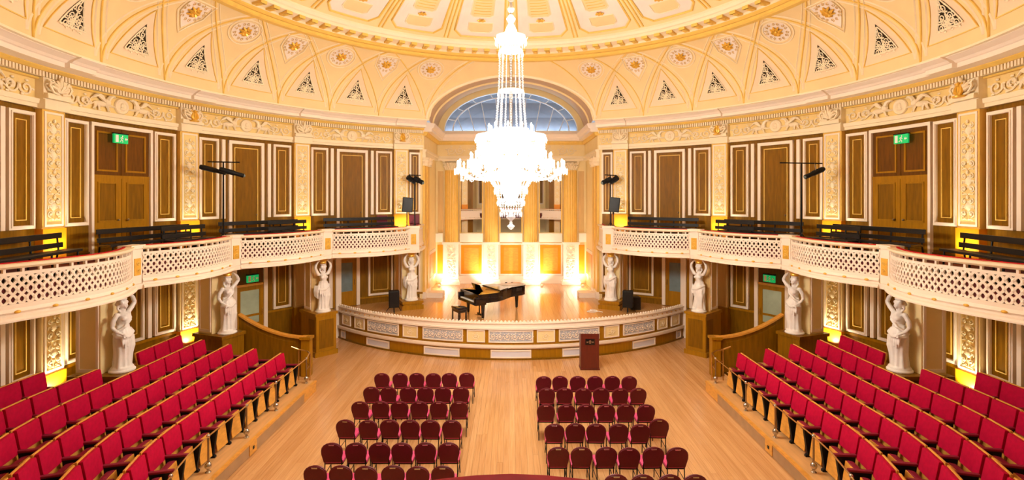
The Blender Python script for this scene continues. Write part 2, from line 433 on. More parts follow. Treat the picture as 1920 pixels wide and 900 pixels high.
def exit_sign(s, ac, z, label, r=R-.22):
    """green running-man sign hanging in front of the wall"""
    e = thing('exit_sign', label, 'exit sign', P(ac, r, z), -rad(ac), 'green exit signs')
    b = MB(); b.bbox(-.22,.22,-.03,.03,-.13,.13,.008); b.obj('sign_box', 'sign_lit', e)
    c = MB(); c.box(-.235,.235,-.04,.04,.13,.16); c.tube([(-.12,0,.15),(-.12,.2,.15)], .01, 5); c.tube([(.12,0,.15),(.12,.2,.15)], .01, 5); c.obj('hanger', 'black_metal', e)
    w = MB()
    w.prism([(-.16,-.07),(-.08,-.07),(-.08,.07),(-.16,.07)], -.034, -.03, None, 'y')                       # doorway
    w.prism([(.10,0),(.135,.035),(.135,.012),(.18,.012),(.18,-.012),(.135,-.012),(.135,-.035)], -.034, -.03, None, 'y')   # arrow
    w.ell((.035,-.032,.052), (.016,.003,.016), 8, 5)
    for p in (((.03,.03),(.005,-.012)), ((.02,.028),(-.03,.012)), ((.022,.025),(.055,.0)), ((.005,-.012),(.04,-.035)), ((.04,-.035),(.035,-.07)), ((.002,-.01),(-.015,-.045)), ((-.015,-.045),(-.05,-.052))):
        (x0,z0),(x1,z1) = p; w.tube([(x0,-.032,z0),(x1,-.032,z1)], .009, 5)
    w.v = [(x*1.1,y,z*1.45) for x,y,z in w.v]; w.obj('pictogram', 'sign_white', e)

WALL = {}
dn = 1
for s in (-1, 1):
    nm = SIDE[s]
    w = struct('wall_%s' % nm, '%s half of the round hall wall, oak panelled with ivory frames' % nm, 'wall'); WALL[s] = w
    b = MB(); b.pbox(s*A_ST, s*A_END, R, R+.3, 0, Z_ARC, 90); b.obj('wall_backing', 'wood', w)
    b = MB(); b.pbox(s*A_ST, s*A_END, R-.02, R+.3, Z_ARC, Z_COR, 90); b.obj('frieze_field', 'frieze_gold', w)
    # dado rails
    b = MB(); b.pbox(s*A_ST, s*A_END, R-.04, R, ZG, ZG+.16, 90); b.obj('skirting', 'wood_dark', w)
    for k, a in enumerate(PILA):
        carved = k >= 2
        # upper pilaster
        p = MB(); p.pbox(s*(a-1.62), s*(a+1.62), R-.16, R, Z_DADO-.02, Z_ARC); up = p.obj('pilaster', 'ochre', w)
        p = MB(); p.pbox(s*(a-1.36), s*(a+1.36), R-.165, R-.16, Z_DADO+.02, Z_ARC-.06); p.obj('pilaster_field', 'frieze_gold', up)
        p = MB(); p.pbox(s*(a-1.68), s*(a+1.68), R-.2, R, ZG, Z_DADO-.02); p.obj('pilaster_base', 'panel_gold', w)
        f = MB(); pframe(f, s*(a-1.35), s*(a+1.35), R-.19, R-.16, Z_DADO+.03, Z_ARC-.07, .05); f.obj('pilaster_border', 'white_trim', up)
        put(ARAB_UP, 'arabesque', up, P(s*a, R-.165, Z_DADO+.18), -rad(s*a))
        for q in (-1,1):
            f = MB(); f.pbox(s*(a+q*1.50), s*(a+q*1.62), R-.175, R-.16, Z_DADO, Z_ARC-.02); f.obj('pilaster_edge', 'gilt', up)
        # lower pilaster
        lo = MB(); lo.pbox(s*(a-1.62), s*(a+1.62), R-.16, R, ZL0-.05, ZL1+.1)
        lp = lo.obj('pilaster', 'cream' if carved else 'wood_tan', w)
        p = MB(); p.pbox(s*(a-1.70), s*(a+1.70), R-.2, R, 0, ZL0-.05); p.obj('pilaster_base', 'panel_gold' if carved else 'wood_light', w)
        f = MB(); pframe(f, s*(a-1.35), s*(a+1.35), R-.19, R-.16, ZL0, ZL1+.05, .05); f.obj('pilaster_border', 'white_trim' if carved else 'wood_tan', lp)
        if carved: put(ARAB_LO, 'arabesque', lp, P(s*a, R-.165, ZL0+.08), -rad(s*a))
    for k in range(-1, 6):
        if k < 0:      # narrow strip beside the stage
            wall_panel(w, s*21.2, s*23.7, Z_DADO, Z_PT); wall_panel(w, s*21.2, s*23.7, ZL0, ZL1)
            continue
        ac = PILA[k]+10.8
        for q in (-1,1): wall_panel(w, s*(ac+q*5.2), s*(ac+q*8.75), Z_DADO, Z_PT)
        if k == 2:
            door_double(dn, s, s*ac, 'oak double door with twin panels above, on the %s gallery' % nm); dn += 1
            exit_sign(s, s*(ac+1.0), 7.56, 'green exit sign over the double door of the %s gallery' % nm)
        else:
            door_single(dn, s, s*ac, 'plain tall oak door, %s from the stage on the %s gallery' % (ORD[k if k < 2 else k-1], nm)); dn += 1
            for q in (-1,1):
                t = MB(); t.pbox(s*(ac+q*4.05), s*(ac+q*4.65), R-.1, R, Z_DADO, Z_PT); t.obj('panel_strip', 'white_trim', w)
        # lower storey
        if k == 0:
            wall_panel(w, s*(ac-9.0), s*(ac-3.5), ZL0, ZL1)
            door_glazed(dn, s, s*(ac+1.7), 'glazed oak stage door with a dark grey pane, at the %s end of the stage' % nm, 1.27, 'frosted_grey'); dn += 1
            t = MB(); t.pbox(s*(ac+6.0), s*(ac+7.2), R-.1, R, 0, ZL1); t.obj('panel_strip', 'white_trim', w)
        elif k == 1:
            wall_panel(w, s*(ac-8.75), s*(ac-5.2), ZL0, ZL1)
            door_glazed(dn, s, s*(ac-.7), 'glazed oak exit door with a pale green pane under the %s gallery' % nm, .62, 'frosted'); dn += 1
            exit_sign(s, s*(ac-.3), 2.93, 'green exit sign over the glazed door under the %s gallery' % nm, R-.35)
            g = MB(); g.pbox(s*(ac+2.7), s*(ac+4.2), R-.03, R, 1.5, 2.6); g.obj('side_light', 'frosted', w)
            wall_panel(w, s*(ac+5.4), s*(ac+8.75), ZL0, ZL1)
        else:
            for q in (-1,1):
                wall_panel(w, s*(ac+q*5.2), s*(ac+q*8.75), ZL0, ZL1)
                t = MB(); t.pbox(s*(ac+q*4.05), s*(ac+q*4.65), R-.1, R, ZL0, ZL1); t.obj('panel_strip', 'white_trim', w)
            wall_panel(w, s*(ac-3.5), s*(ac+3.5), ZL0, ZL1)
    d = MB(); d.pbox(s*A_ST, s*A_END, R-.05, R, ZL0-.11, ZL0-.03, 90); d.obj('dado_rail', 'wood_light', w)

    # -------------------------------------------------------------- entablature
    t = struct('trim_%d' % (1 if s < 0 else 2), 'carved cream and gilt entablature round the %s half of the hall' % nm, 'entablature')
    a = MB(); a.psweep([(R,Z_ARC),(R-.10,Z_ARC),(R-.10,Z_ARC+.09),(R-.14,Z_ARC+.10),(R-.16,Z_FR),(R,Z_FR)], s*A_ST, s*A_END, 90); a.obj('architrave', 'ivory', t)
    g = MB(); g.pbox(s*A_ST, s*A_END, R-.12, R, Z_DEN-.05, Z_DEN, 90); g.obj('gilt_fillet', 'gilt', t)
    dm = MB(); nd = 300
    for i in range(nd):
        c = lerp(A_ST+.2, A_END-.2, i/(nd-1)); dm.pbox(s*(c-.14), s*(c+.14), R-.27, R-.1, Z_DEN, Z_DEN+.13, 1)
    dm.pbox(s*A_ST, s*A_END, R-.18, R, Z_DEN, Z_DEN+.13, 90)
    tag(dm.obj('dentil_course', 'ivory', t), kind='stuff')
    g = MB(); g.psweep([(R,Z_DEN+.13),(R-.33,Z_DEN+.13),(R-.42,Z_DEN+.19),(R-.42,Z_DEN+.21),(R,Z_DEN+.21)], s*A_ST, s*A_END, 90); g.obj('gilt_moulding', 'gilt', t)
    def ress(an):
        an = abs(an)
        for p_ in PILA:
            if abs(an-p_) < 2.15: return -.10
        return 0
    prof = [(R+.1,Z_DEN+.21),(R-.78,Z_DEN+.21),(R-.78,Z_DEN+.32),(R-.83,Z_DEN+.33),(R-.88,Z_DEN+.38),(R-1.0,Z_DEN+.43),(R-1.05,Z_COR-.02),(R-1.05,Z_COR),(R-.6,Z_COR+.02),(R+.1,Z_COR+.02)]
    # cornice swept in runs, breaking forward over each pilaster
    cuts = [A_ST]
    for p_ in PILA: cuts += [p_-2.15, p_+2.15]
    cuts.append(A_END); c = MB()
    for i in range(len(cuts)-1):
        fwd = -.12 if i % 2 else 0
        c.psweep([(r+(fwd if r < R-.3 else 0), z) for r, z in prof], s*cuts[i], s*cuts[i+1], max(2, int((cuts[i+1]-cuts[i])/1.6)))
    c.obj('cornice', 'white_trim', t)
    for k, a in enumerate(PILA):
        b = MB(); b.pbox(s*(a-1.75), s*(a+1.75), R-.22, R, Z_FR, Z_DEN, 2); b.pbox(s*(a-1.85), s*(a+1.85), R-.28, R, Z_ARC-.02, Z_FR, 2); bo = b.obj('capital_block', 'ivory', t)
        put(CAPSHELL, 'shell_capital', bo, P(s*a, R-.22, (Z_FR+Z_DEN)/2+.06), -rad(s*a))
        if (k % 2 == 0) == (s < 0): put(LYRE, 'lyre_emblem', bo, P(s*a, R-.20, (Z_FR+Z_DEN)/2+.02), -rad(s*a))
    for k in range(6):
        ac = PILA[k]+10.8; zc = (Z_FR+Z_DEN)/2-.02
        put(ROUND, 'roundel', t, P(s*ac, R-.03, zc), -rad(s*ac))
        for q in (-1,1):
            aa = ac+q*3.4
            put(GRY, 'gryphon', t, P(s*aa, R-.03, zc-.22), -rad(s*aa), scale=((1.25 if q*s < 0 else -1.25),1.2,1.12))
            aa = ac+q*6.7; put(SCROLL, 'foliage_scroll', t, P(s*aa, R-.03, zc-.03), -rad(s*aa), scale=(1.3,1,1.2))
    put(SCROLL, 'foliage_scroll', t, P(s*22.4, R-.03, Z_FR+.24), -rad(s*22.4))
    # wall washers at the pilaster feet
    for k, a in enumerate(PILA):
        if k < 5:
            u = thing('uplight', 'small floor uplight at the foot of the %s pilaster from the stage, %s gallery' % (ORD[k], nm), 'uplight', P(s*a, R-.42, ZG+.005), -rad(s*a), 'uplights along the gallery')
            m = MB(); m.lathe([(0,0),(.09,0),(.09,.03),(.07,.10),(.06,.10),(.055,.07),(0,.07)], 12); m.obj('lamp_body', 'black_metal', u, smooth=True)
            m = MB(); m.lathe([(0,.075),(.054,.075),(.05,.082),(0,.085)], 12); m.obj('lens', 'lamp_glow', u)
            spot('uplight_beam', P(s*a, R-.46, ZG+.14), P(s*a, R-.05, ZG+1.15), UPLIGHT_W, 120, 1.0)
        if 2 <= k < 5:
            zf = 1.0
            u = thing('uplight', 'small uplight at the foot of the %s carved pilaster under the %s gallery' % (ORD[k-2], nm), 'uplight', P(s*a, R-.36, zf), -rad(s*a), 'uplights under the gallery')
            m = MB(); m.lathe([(0,-.06),(.09,-.06),(.09,.03),(.07,.10),(.06,.10),(.055,.07),(0,.07)], 12); m.tube([(0,0,0),(0,.14,0)], .02, 6); m.obj('lamp_body', 'black_metal', u, smooth=True)
            m = MB(); m.lathe([(0,.075),(.054,.075),(.05,.082),(0,.085)], 12); m.obj('lens', 'lamp_glow', u)
            spot('uplight_beam', P(s*a, R-.42, zf+.13), P(s*a, R-.05, zf+.95), LOWLIGHT_W, 130, 1.0)

# rear wall of the hall (behind the camera) and its recess
xr = R*math.sin(rad(180-A_END)); yr = -R*math.cos(rad(180-A_END))
w = struct('wall_back', 'plain cream wall of the rear gallery recess with ivory framed panels', 'wall')
b = MB(); b.box(-xr-.3, -xr, -16.3, yr, 0, 12.6); b.box(xr, xr+.3, -16.3, yr, 0, 12.6); b.box(-xr-.3, xr+.3, -16.6, -16.3, 0, 12.6); b.obj('recess_wall', 'cream', w)
b = MB(); b.box(-xr, xr, -16.3, yr+.02, 3.75, ZG); b.obj('recess_floor', 'carpet_red', w)
for i in range(4):
    x = lerp(-xr+.9, xr-.9, i/3)
    f = MB(); f.box(x-.7,x+.7,-16.3,-16.24,5.1,7.9); fo = f.obj('panel_frame', 'white_trim', w)
    f = MB(); f.box(x-.6,x+.6,-16.26,-16.22,5.2,7.8); f.obj('panel', 'wood', fo)
# ================================================================== ceiling: cove with interlaced arches, ring and saucer dome
CV_R0, CV_A, CV_B, CV_PH = 8.0, 2.40, 2.45, 75.0
A_AR = 20.2; AR_H = 1.85
def cove(a, sN, off=0.0):
    ph = rad(CV_PH*sN); r = CV_R0+CV_A*math.cos(ph); z = Z_COR+CV_B*math.sin(ph)
    nr, nz = -math.cos(ph)/CV_A, -math.sin(ph)/CV_B; L = math.hypot(nr, nz)
    return P(a, r+nr/L*off, z+nz/L*off)
def arch_s(a):
    a = abs(a)
    if a > 90: a = 180-a
    if a >= A_AR: return 0.0
    z = AR_H*math.sqrt(max(0, 1-(a/A_AR)**2)); return math.degrees(math.asin(z/CV_B))/CV_PH
ceil = struct('ceiling', 'domed cream and gilt ceiling over a cove of interlaced arches', 'ceiling')
angs = []
a = -180.0
while a < 180.01:
    angs.append(a); b_ = min(abs(a), 180-abs(a)); a += .8 if b_ < 21.5 else 1.875
angs[-1] = 180.0
# exact arch feet as columns
for q in (-A_AR, A_AR, 180-A_AR, A_AR-180): angs.append(q)
angs = sorted(set(angs)); nS = 14
m = MB(); vs = []; fs = []
for a in angs:
    s0 = arch_s(a)
    for j in range(nS+1): vs.append(cove(a, lerp(s0, 1, j/nS)))
for i in range(len(angs)-1):
    for j in range(nS):
        b = i*(nS+1)+j; fs.append((b, b+nS+1, b+nS+2, b+1))
m.add(vs, fs); m.obj('cove', 'cove', ceil, smooth=True)

VST = 11.3; VA = [21.0+VST*k for k in range(13)]
def rib_path(d, s1=1.0, a_off=0.0, clip=True, off=.015, n=22):
    pts = []
    for i in range(n+1):
        t = lerp(.015, s1, i/n); a = d*VST*(t**1.8)
        if clip and t < arch_s(a+a_off)+.03: continue
        pts.append(cove(a, t, off))
    return pts
def rib_mesh(d, a_off=None):
    m = MB(); p = rib_path(d, 1.0, a_off or 0, a_off is not None)
    if len(p) > 2: m.tube(p, .024, 5)
    return m.mesh('arch_rib', 'gilt', True)
RIBM = {1: rib_mesh(1), -1: rib_mesh(-1)}
def band_mesh(d):            # pale raised flank either side of each rib
    m = MB()
    for side in (-1,1):
        L = []; 
        for i in range(23):
            t = lerp(.05, 1, i/22); a = d*VST*(t**1.8)+side*.95; L.append((a,t))
        for w0 in (0,):
            vs = []; fs = []
            for a,t in L: vs += [cove(a-.16,t,.004), cove(a,t,.03), cove(a+.16,t,.004)]
            for i in range(len(L)-1):
                b = i*3; fs += [(b,b+1,b+4,b+3),(b+1,b+2,b+5,b+4)]
            m.add(vs, fs)
    return m.mesh('arch_band', 'ivory', True)
BANDM = {1: band_mesh(1), -1: band_mesh(-1)}
# triangular pierced grille between two arch feet, built about angle 0
def on_cove(mb_flat, a_scale=1.0):
    """flat (x metres, y depth out, z arc metres) mapped onto the cove"""
    out = MB(); Lc = 2.9
    for x, y, z in mb_flat.v:
        t = z/Lc; r = CV_R0+CV_A*math.cos(rad(CV_PH*t)); a = math.degrees(x/r); out.v.append(cove(a, t, -y))
    out.f = list(mb_flat.f); return out
TRI = [(-.50,.50),(.50,.50),(0,1.42)]
def shrink(tri, k):
    cx = sum(p[0] for p in tri)/3; cy = sum(p[1] for p in tri)/3
    return [(cx+(x-cx)*k, cy+(y-cy)*k) for x, y in tri]
def tri_frame(k0, k1, d0, d1):
    m = MB(); A = shrink(TRI, k0); B = shrink(TRI, k1)
    for i in range(3):
        j = (i+1) % 3; n = 5
        for q in range(n):
            t0, t1 = q/n, (q+1)/n
            L = lambda U, t: (lerp(U[i][0],U[j][0],t), lerp(U[i][1],U[j][1],t))
            p = [L(A,t0),L(A,t1),L(B,t1),L(B,t0)]
            m.hexa([(x,d0,z) for x,z in p]+[(x,d1,z) for x,z in p])
    return on_cove(m)
TRI_FR = tri_frame(1.56, 1.49, 0, -.03).mesh('triangle_moulding', 'gilt', False)
TRI_FIELD = None
def tri_field():
    m = MB(); A = shrink(TRI, 1.48); n = 7; vs = []; idx = {}; fs = []
    for i in range(n+1):
        for j in range(n+1-i):
            u, v = i/n, j/n; idx[(i,j)] = len(vs)
            vs.append((A[0][0]+(A[1][0]-A[0][0])*u+(A[2][0]-A[0][0])*v, -.010, A[0][1]+(A[1][1]-A[0][1])*u+(A[2][1]-A[0][1])*v))
    for i in range(n):
        for j in range(n-i):
            fs.append((idx[(i,j)],idx[(i+1,j)],idx[(i,j+1)]))
            if i+j < n-1: fs.append((idx[(i+1,j)],idx[(i+1,j+1)],idx[(i,j+1)]))
    m.add(vs, fs); return on_cove(m)
TRI_FIELD = tri_field().mesh('triangle_field', 'tri_field', False)
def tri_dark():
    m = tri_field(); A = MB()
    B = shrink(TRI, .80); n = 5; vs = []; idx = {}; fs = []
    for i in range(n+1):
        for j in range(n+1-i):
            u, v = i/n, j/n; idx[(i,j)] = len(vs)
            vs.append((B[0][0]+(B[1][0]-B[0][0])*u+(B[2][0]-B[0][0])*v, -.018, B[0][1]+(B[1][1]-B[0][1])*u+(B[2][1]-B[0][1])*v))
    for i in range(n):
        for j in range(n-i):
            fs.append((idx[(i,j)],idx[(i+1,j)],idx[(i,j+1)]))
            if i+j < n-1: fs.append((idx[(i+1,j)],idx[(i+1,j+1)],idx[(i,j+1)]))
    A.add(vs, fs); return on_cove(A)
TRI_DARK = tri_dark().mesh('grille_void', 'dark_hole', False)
def tri_scrolls():
    m = MB(); rows = [(.60,(-.22,0,.22)),(.80,(-.11,.11)),(1.0,(0,)),(.70,(-.11,.11))]
    for z, xs in rows:
        for x in xs:
            m.tube(spiral(x, z, .105, 1.6, random.random()*6, x >= 0, -.035, 16), .014, 4)
            for q in range(4):
                an = q*PI/2+.5; m.ell((x+.125*math.cos(an),-.035,z+.115*math.sin(an)), (.034,.014,.02), 5, 4)
    for p0, p1 in (((-.40,.56),(.40,.56)),((-.38,.57),(-.02,1.22)),((.38,.57),(.02,1.22))):
        m.tube([(lerp(p0[0],p1[0],q/8),-.035+.004*(q%2),lerp(p0[1],p1[1],q/8)) for q in range(9)], .02, 4)
    m.tube([(0,-.035,.56),(.03,-.035,.8),(-.03,-.035,1.0),(0,-.035,1.2)], .016, 4)
    return on_cove(m)
TRI_SCR = tri_scrolls().mesh('grille_scrollwork', 'relief', True)
# rosettes
def rosette_round():
    m = MB(); z0 = 2.12
    for r in (.54,.44):
        m.tube([(r*math.cos(2*PI*i/28), -.02, z0+r*.88*math.sin(2*PI*i/28)) for i in range(28)], .022, 5, True)
    return on_cove(m)
def rosette_loz():
    m = MB(); z0 = 2.10
    for k, rr in ((1,.022),(.8,.014)):
        q = [(-.44*k,.42*k),(.44*k,.42*k),(.44*k,-.12*k),(0,-.70*k),(-.44*k,-.12*k)]
        pts = []
        for i in range(5):
            p0, p1 = q[i], q[(i+1)%5]
            for t in (0,.33,.66): pts.append((lerp(p0[0],p1[0],t),-.02,z0+lerp(p0[1],p1[1],t)))
        m.tube(pts, rr, 5, True)
    return on_cove(m)
def field_of(pts, dep):
    m = MB(); n = len(pts); cx = sum(p[0] for p in pts)/n; cz = sum(p[1] for p in pts)/n
    m.add([(cx,dep,cz)]+[(x,dep,z) for x,z in pts], [(0,1+i,1+(i+1)%n) for i in range(n)]); return on_cove(m)
def rosette_leaf(rad_=.33, n=14):
    m = MB(); z0 = 2.12
    for i in range(n):
        t = 2*PI*i/n; m.tube(spiral(rad_*math.cos(t), z0+rad_*.88*math.sin(t), .055, 1.0, t, i % 2 == 0, -.03, 8), .014, 4)
    return on_cove(m)
def rosette_gold():
    m = MB(); z0 = 2.12
    for i in range(8):
        t = 2*PI*i/8; c, s_ = math.cos(t), math.sin(t)
        m.tube([(.03*c,-.05,z0+.03*s_),(.11*c,-.085,z0+.11*s_),(.215*c,-.03,z0+.19*s_)], [.02,.055,.014], 5)
    m.ell((0,-.07,z0), (.055,.05,.055), 8, 5); return on_cove(m)
ROS_R, ROS_L = rosette_round().mesh('medallion_ring', 'ivory', True), rosette_loz().mesh('lozenge_moulding', 'ivory', True)
ROS_RF = field_of([(.44*math.cos(2*PI*i/20), 2.12+.385*math.sin(2*PI*i/20)) for i in range(20)], -.012).mesh('medallion_field', 'lilac')
ROS_LF = field_of([(-.36,2.45),(.36,2.45),(.36,2.0),(0,1.53),(-.36,2.0)], -.012).mesh('lozenge_field', 'lilac')
ROS_LEAF = rosette_leaf().mesh('leaf_wreath', 'bronze_leaf' if 'bronze_leaf' in M_ else 'wood_tan', True)
ROS_G = rosette_gold().mesh('gold_rosette', 'gold', True)
for s in (-1,1):
    for k, a in enumerate(VA):
        rz = -rad(s*a)
        for d in (-1,1):
            clip = (a+d*VST) < A_AR+2 or (a+d*VST) > 158
            if clip:
                me = rib_mesh(d, s*a)
                if len(me.polygons) > 4: put(me, 'arch_rib', ceil, rz=rz)
            else:
                put(RIBM[d], 'arch_rib', ceil, rz=rz); put(BANDM[d], 'arch_band', ceil, rz=rz)
        if k < 12:
            if k % 2 == 0: mo = put(ROS_R, 'medallion_ring', ceil, rz=rz); put(ROS_RF, 'medallion_field', mo)
            else: mo = put(ROS_L, 'lozenge_moulding', ceil, rz=rz); put(ROS_LF, 'lozenge_field', mo)
            put(ROS_LEAF, 'leaf_wreath', mo); put(ROS_G, 'gold_rosette', mo)
        if k < 12:
            rz = -rad(s*(a+VST/2))
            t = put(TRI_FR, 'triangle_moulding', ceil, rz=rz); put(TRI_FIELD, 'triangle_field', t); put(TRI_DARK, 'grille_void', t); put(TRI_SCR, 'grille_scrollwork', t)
# lower fillet of the cove
m = MB()
for s in (-1,1): m.psweep([(CV_R0+CV_A+.05,Z_COR-.01),(CV_R0+CV_A-.03,Z_COR+.0),(CV_R0+CV_A-.03,Z_COR+.05),(CV_R0+CV_A+.05,Z_COR+.06)], s*A_AR, s*(180-A_AR), 80)
m.obj('cove_fillet', 'ivory', ceil)
# ring
m = MB(); m.psweep([(8.80,11.56),(8.60,11.56),(8.545,11.60),(8.545,11.68),(8.62,11.70),(8.80,11.70)], -180, 180, 120, True, False); m.obj('ring_band', 'gilt', ceil)
m = MB(); m.psweep([(8.80,11.69),(8.52,11.69),(8.47,11.73),(8.47,11.79),(8.80,11.79)], -180, 180, 120, True, False); m.obj('ring_guilloche', 'ochre', ceil)
m = MB(); m.psweep([(8.80,11.79),(8.46,11.79),(8.46,11.86),(8.05,11.90),(8.05,12.0),(7.98,12.02),(7.93,12.10),(7.93,12.2),(8.8,12.2)], -180, 180, 120, True, False); m.obj('ring_soffit', 'ivory', ceil)
mb_ = MB(); mb_.box(-.085,.085,8.06,8.44,11.80,11.885); mb_.box(-.11,.11,8.03,8.1,11.80,11.90); mb_.ell((0,8.22,11.80),(.07,.14,.035),8,5)
MOD = mb_.mesh('modillion', 'gilt')
for i in range(104): put(MOD, 'modillion', ceil, rz=2*PI*i/104)
# saucer dome
DZ0, DH, DR = 12.15, 1.75, 8.0
def dome(a, r, off=0.0): return P(a, r, DZ0+DH*(1-(r/DR)**2)-off)
m = MB(); rs = [8.0,7.4,6.8,6.0,5.2,4.4,3.6,2.8,2.0,1.2,.5,.02]; N = 96
m.add([dome(360*i/N, r) for i in range(N) for r in rs], [(i*12+j, ((i+1)%N)*12+j, ((i+1)%N)*12+j+1, i*12+j+1) for i in range(N) for j in range(11)])
m.obj('dome', 'cream', ceil, smooth=True)
NP = 19; HP = 180.0/NP
def dome_line(pts, rr, closed=False, off=.02, n=5):
    m = MB(); m.tube([dome(a, r, off) for a, r in pts], rr, n, closed); return m
m = MB()
for q in (-1,1): m.tube([dome(q*math.degrees(.07/r), r, .02) for r in (7.85,7,6,5,4,3,2.2)], .03, 5)
DRIB = m.mesh('dome_rib', 'gilt', True)
def trap(k, r0, r1, ch, n=4):
    """chamfered trapezoid on the dome, angles scaled by k"""
    h = HP*k; pts = [(-h, r1-ch), (-h*.72, r1), (-h*.36, r1), (0, r1), (h*.36, r1), (h*.72, r1), (h, r1-ch)]
    for i in range(1, n): pts.append((h, lerp(r1-ch, r0, i/n)))
    pts += [(h, r0), (h*.5, r0), (0, r0), (-h*.5, r0), (-h, r0)]
    for i in range(n-1, 0, -1): pts.append((-h, lerp(r1-ch, r0, i/n)))
    return pts
def dfield(pts, off):
    m = MB(); n = len(pts); rc = (max(p[1] for p in pts)+min(p[1] for p in pts))/2; K = 6
    vs = [dome(0, rc, off)]+[dome(a*k/K, lerp(rc, r, k/K), off) for k in range(1, K+1) for a, r in pts]
    fs = [(0,1+i,1+(i+1)%n) for i in range(n)]+[(1+k*n+i, 1+k*n+n+i, 1+k*n+n+(i+1)%n, 1+k*n+(i+1)%n) for k in range(K-1) for i in range(n)]
    m.add(vs, fs); return m
DM1 = dome_line(trap(.80, 2.6, 7.72, .30), .035, True).mesh('dome_moulding', 'gilt', True)
DF1 = dfield(trap(.76, 2.7, 7.66, .28), .012).mesh('dome_field', 'lilac')
DM2 = dome_line(trap(.40, 6.95, 7.46, .12), .02, True).mesh('dome_inner_moulding', 'ivory', True)
DF2 = dfield(trap(.38, 6.97, 7.44, .11), .02).mesh('dome_inner_field', 'cove')
DM3 = dome_line(trap(.40, 5.4, 6.64, .12), .02, True).mesh('dome_inner_moulding', 'ivory', True)
DF3 = dfield(trap(.38, 5.42, 6.62, .11), .02).mesh('dome_inner_field', 'cove')
m = MB()
for q in range(7):
    r = lerp(5.6, 6.45, q/6); m.tube([dome(-HP*.3, r, .035), dome(0, r+.02, .035), dome(HP*.3, r, .035)], .012, 4)
DG = m.mesh('dome_grating', 'gilt')
m = MB(); c = dome(0, 6.8, .05); m.ell(c, (.10,.10,.04), 8, 5)
for q in range(6): m.ell((c[0]+.12*math.cos(q*PI/3), c[1]+.12*math.sin(q*PI/3), c[2]), (.05,.05,.025), 6, 4)
DB = m.mesh('dome_boss', 'gold', True)
for i in range(NP):
    rz = -2*PI*i/NP; put(DRIB, 'dome_rib', ceil, rz=rz); rz2 = rz-PI/NP
    p = put(DM1, 'dome_moulding', ceil, rz=rz2)
    for me, n in ((DF1,'dome_field'),(DM2,'dome_inner_moulding'),(DF2,'dome_inner_field'),(DM3,'dome_inner_moulding'),(DF3,'dome_inner_field'),(DG,'dome_grating'),(DB,'dome_boss')): put(me, n, p)

# ================================================================== stage recess
YB = 15.0; XJ = 4.05; ZS = 1.25
ws = struct('wall_stage', 'cream and white back wall of the stage recess with yellow fluted columns', 'wall')
yj = R*math.cos(rad(A_ST))
b = MB(); b.box(-XJ-.3, XJ+.3, YB, YB+.3, 0, 9.4)
for s in (-1,1): b.box(*sorted((s*XJ, s*(XJ+.3))), yj-.05, YB, 0, 9.4)
b.obj('recess_wall', 'cream', ws)
for s in (-1,1):       # jamb pilasters
    for y in (yj+.28, yj+1.15):
        p = MB(); p.box(*sorted((s*XJ, s*(XJ-.10))), y-.26, y+.26, ZS+.3, 7.35); jp = p.obj('jamb_pilaster', 'ochre', ws)
        p = MB(); p.box(*sorted((s*XJ, s*(XJ-.16))), y-.30, y+.30, ZS, ZS+.3); p.obj('plinth', 'white_trim', jp)
        p = MB(); p.box(*sorted((s*XJ, s*(XJ-.15))), y-.30, y+.30, 7.72, 7.85); p.lathe([(.24,0),(.22,.1),(.28,.2),(.25,.28),(.33,.37)], 10, (s*(XJ-.02),y,7.35), None); p.obj('capital', 'ivory', jp)
    p = MB(); p.box(*sorted((s*XJ, s*(XJ-.06))), yj+1.6, YB-.5, ZS+.5, 3.2); p.obj('jamb_panel_frame', 'white_trim', ws)
    p = MB(); p.box(*sorted((s*XJ, s*(XJ-.08))), yj+1.75, YB-.65, ZS+.65, 3.05); p.obj('jamb_panel', 'panel_gold', ws)
    p = MB(); p.box(*sorted((s*(XJ-.9), s*XJ)), yj+.2, yj+.9, ZS, ZS+.22); p.obj('step_block', 'white_trim', ws)
# entablature round the recess
t = struct('trim_3', 'ivory entablature across the back of the stage recess', 'entablature')
def around(prof, name, mt):
    """profile (d out from wall, z) along left jamb, back, right jamb"""
    m = MB(); n = len(prof); vs = []
    for path in ((-1, yj), (-1, None), (1, None), (1, yj)):
        sx, y = path
        for d, z in prof: vs.append((sx*(XJ-d), (YB-d) if y is None else y, z))
    fs = [(i*n+k, i*n+(k+1)%n, (i+1)*n+(k+1)%n, (i+1)*n+k) for i in range(3) for k in range(n)]
    fs += [tuple(range(n)), tuple(range(3*n, 4*n))]
    m.add(vs, fs); return m.obj(name, mt, t)
around([(0,7.85),(.14,7.85),(.14,7.98),(.18,8.0),(.18,8.1),(0,8.1)], 'architrave', 'ivory')
around([(0,8.1),(.08,8.1),(.08,8.72),(0,8.72)], 'frieze', 'cream')
around([(0,8.72),(.16,8.72),(.22,8.82),(.22,8.9),(0,8.9)], 'gilt_moulding', 'gilt')
around([(0,8.9),(.42,8.9),(.42,9.04),(.50,9.08),(.56,9.22),(.56,9.28),(0,9.36)], 'cornice', 'white_trim')
for i in range(6):
    x = lerp(-3.0, 3.0, i/5); put(SCROLL, 'foliage_scroll', t, (x, YB-.09, 8.4), 0, scale=(1.6,1,1.5))
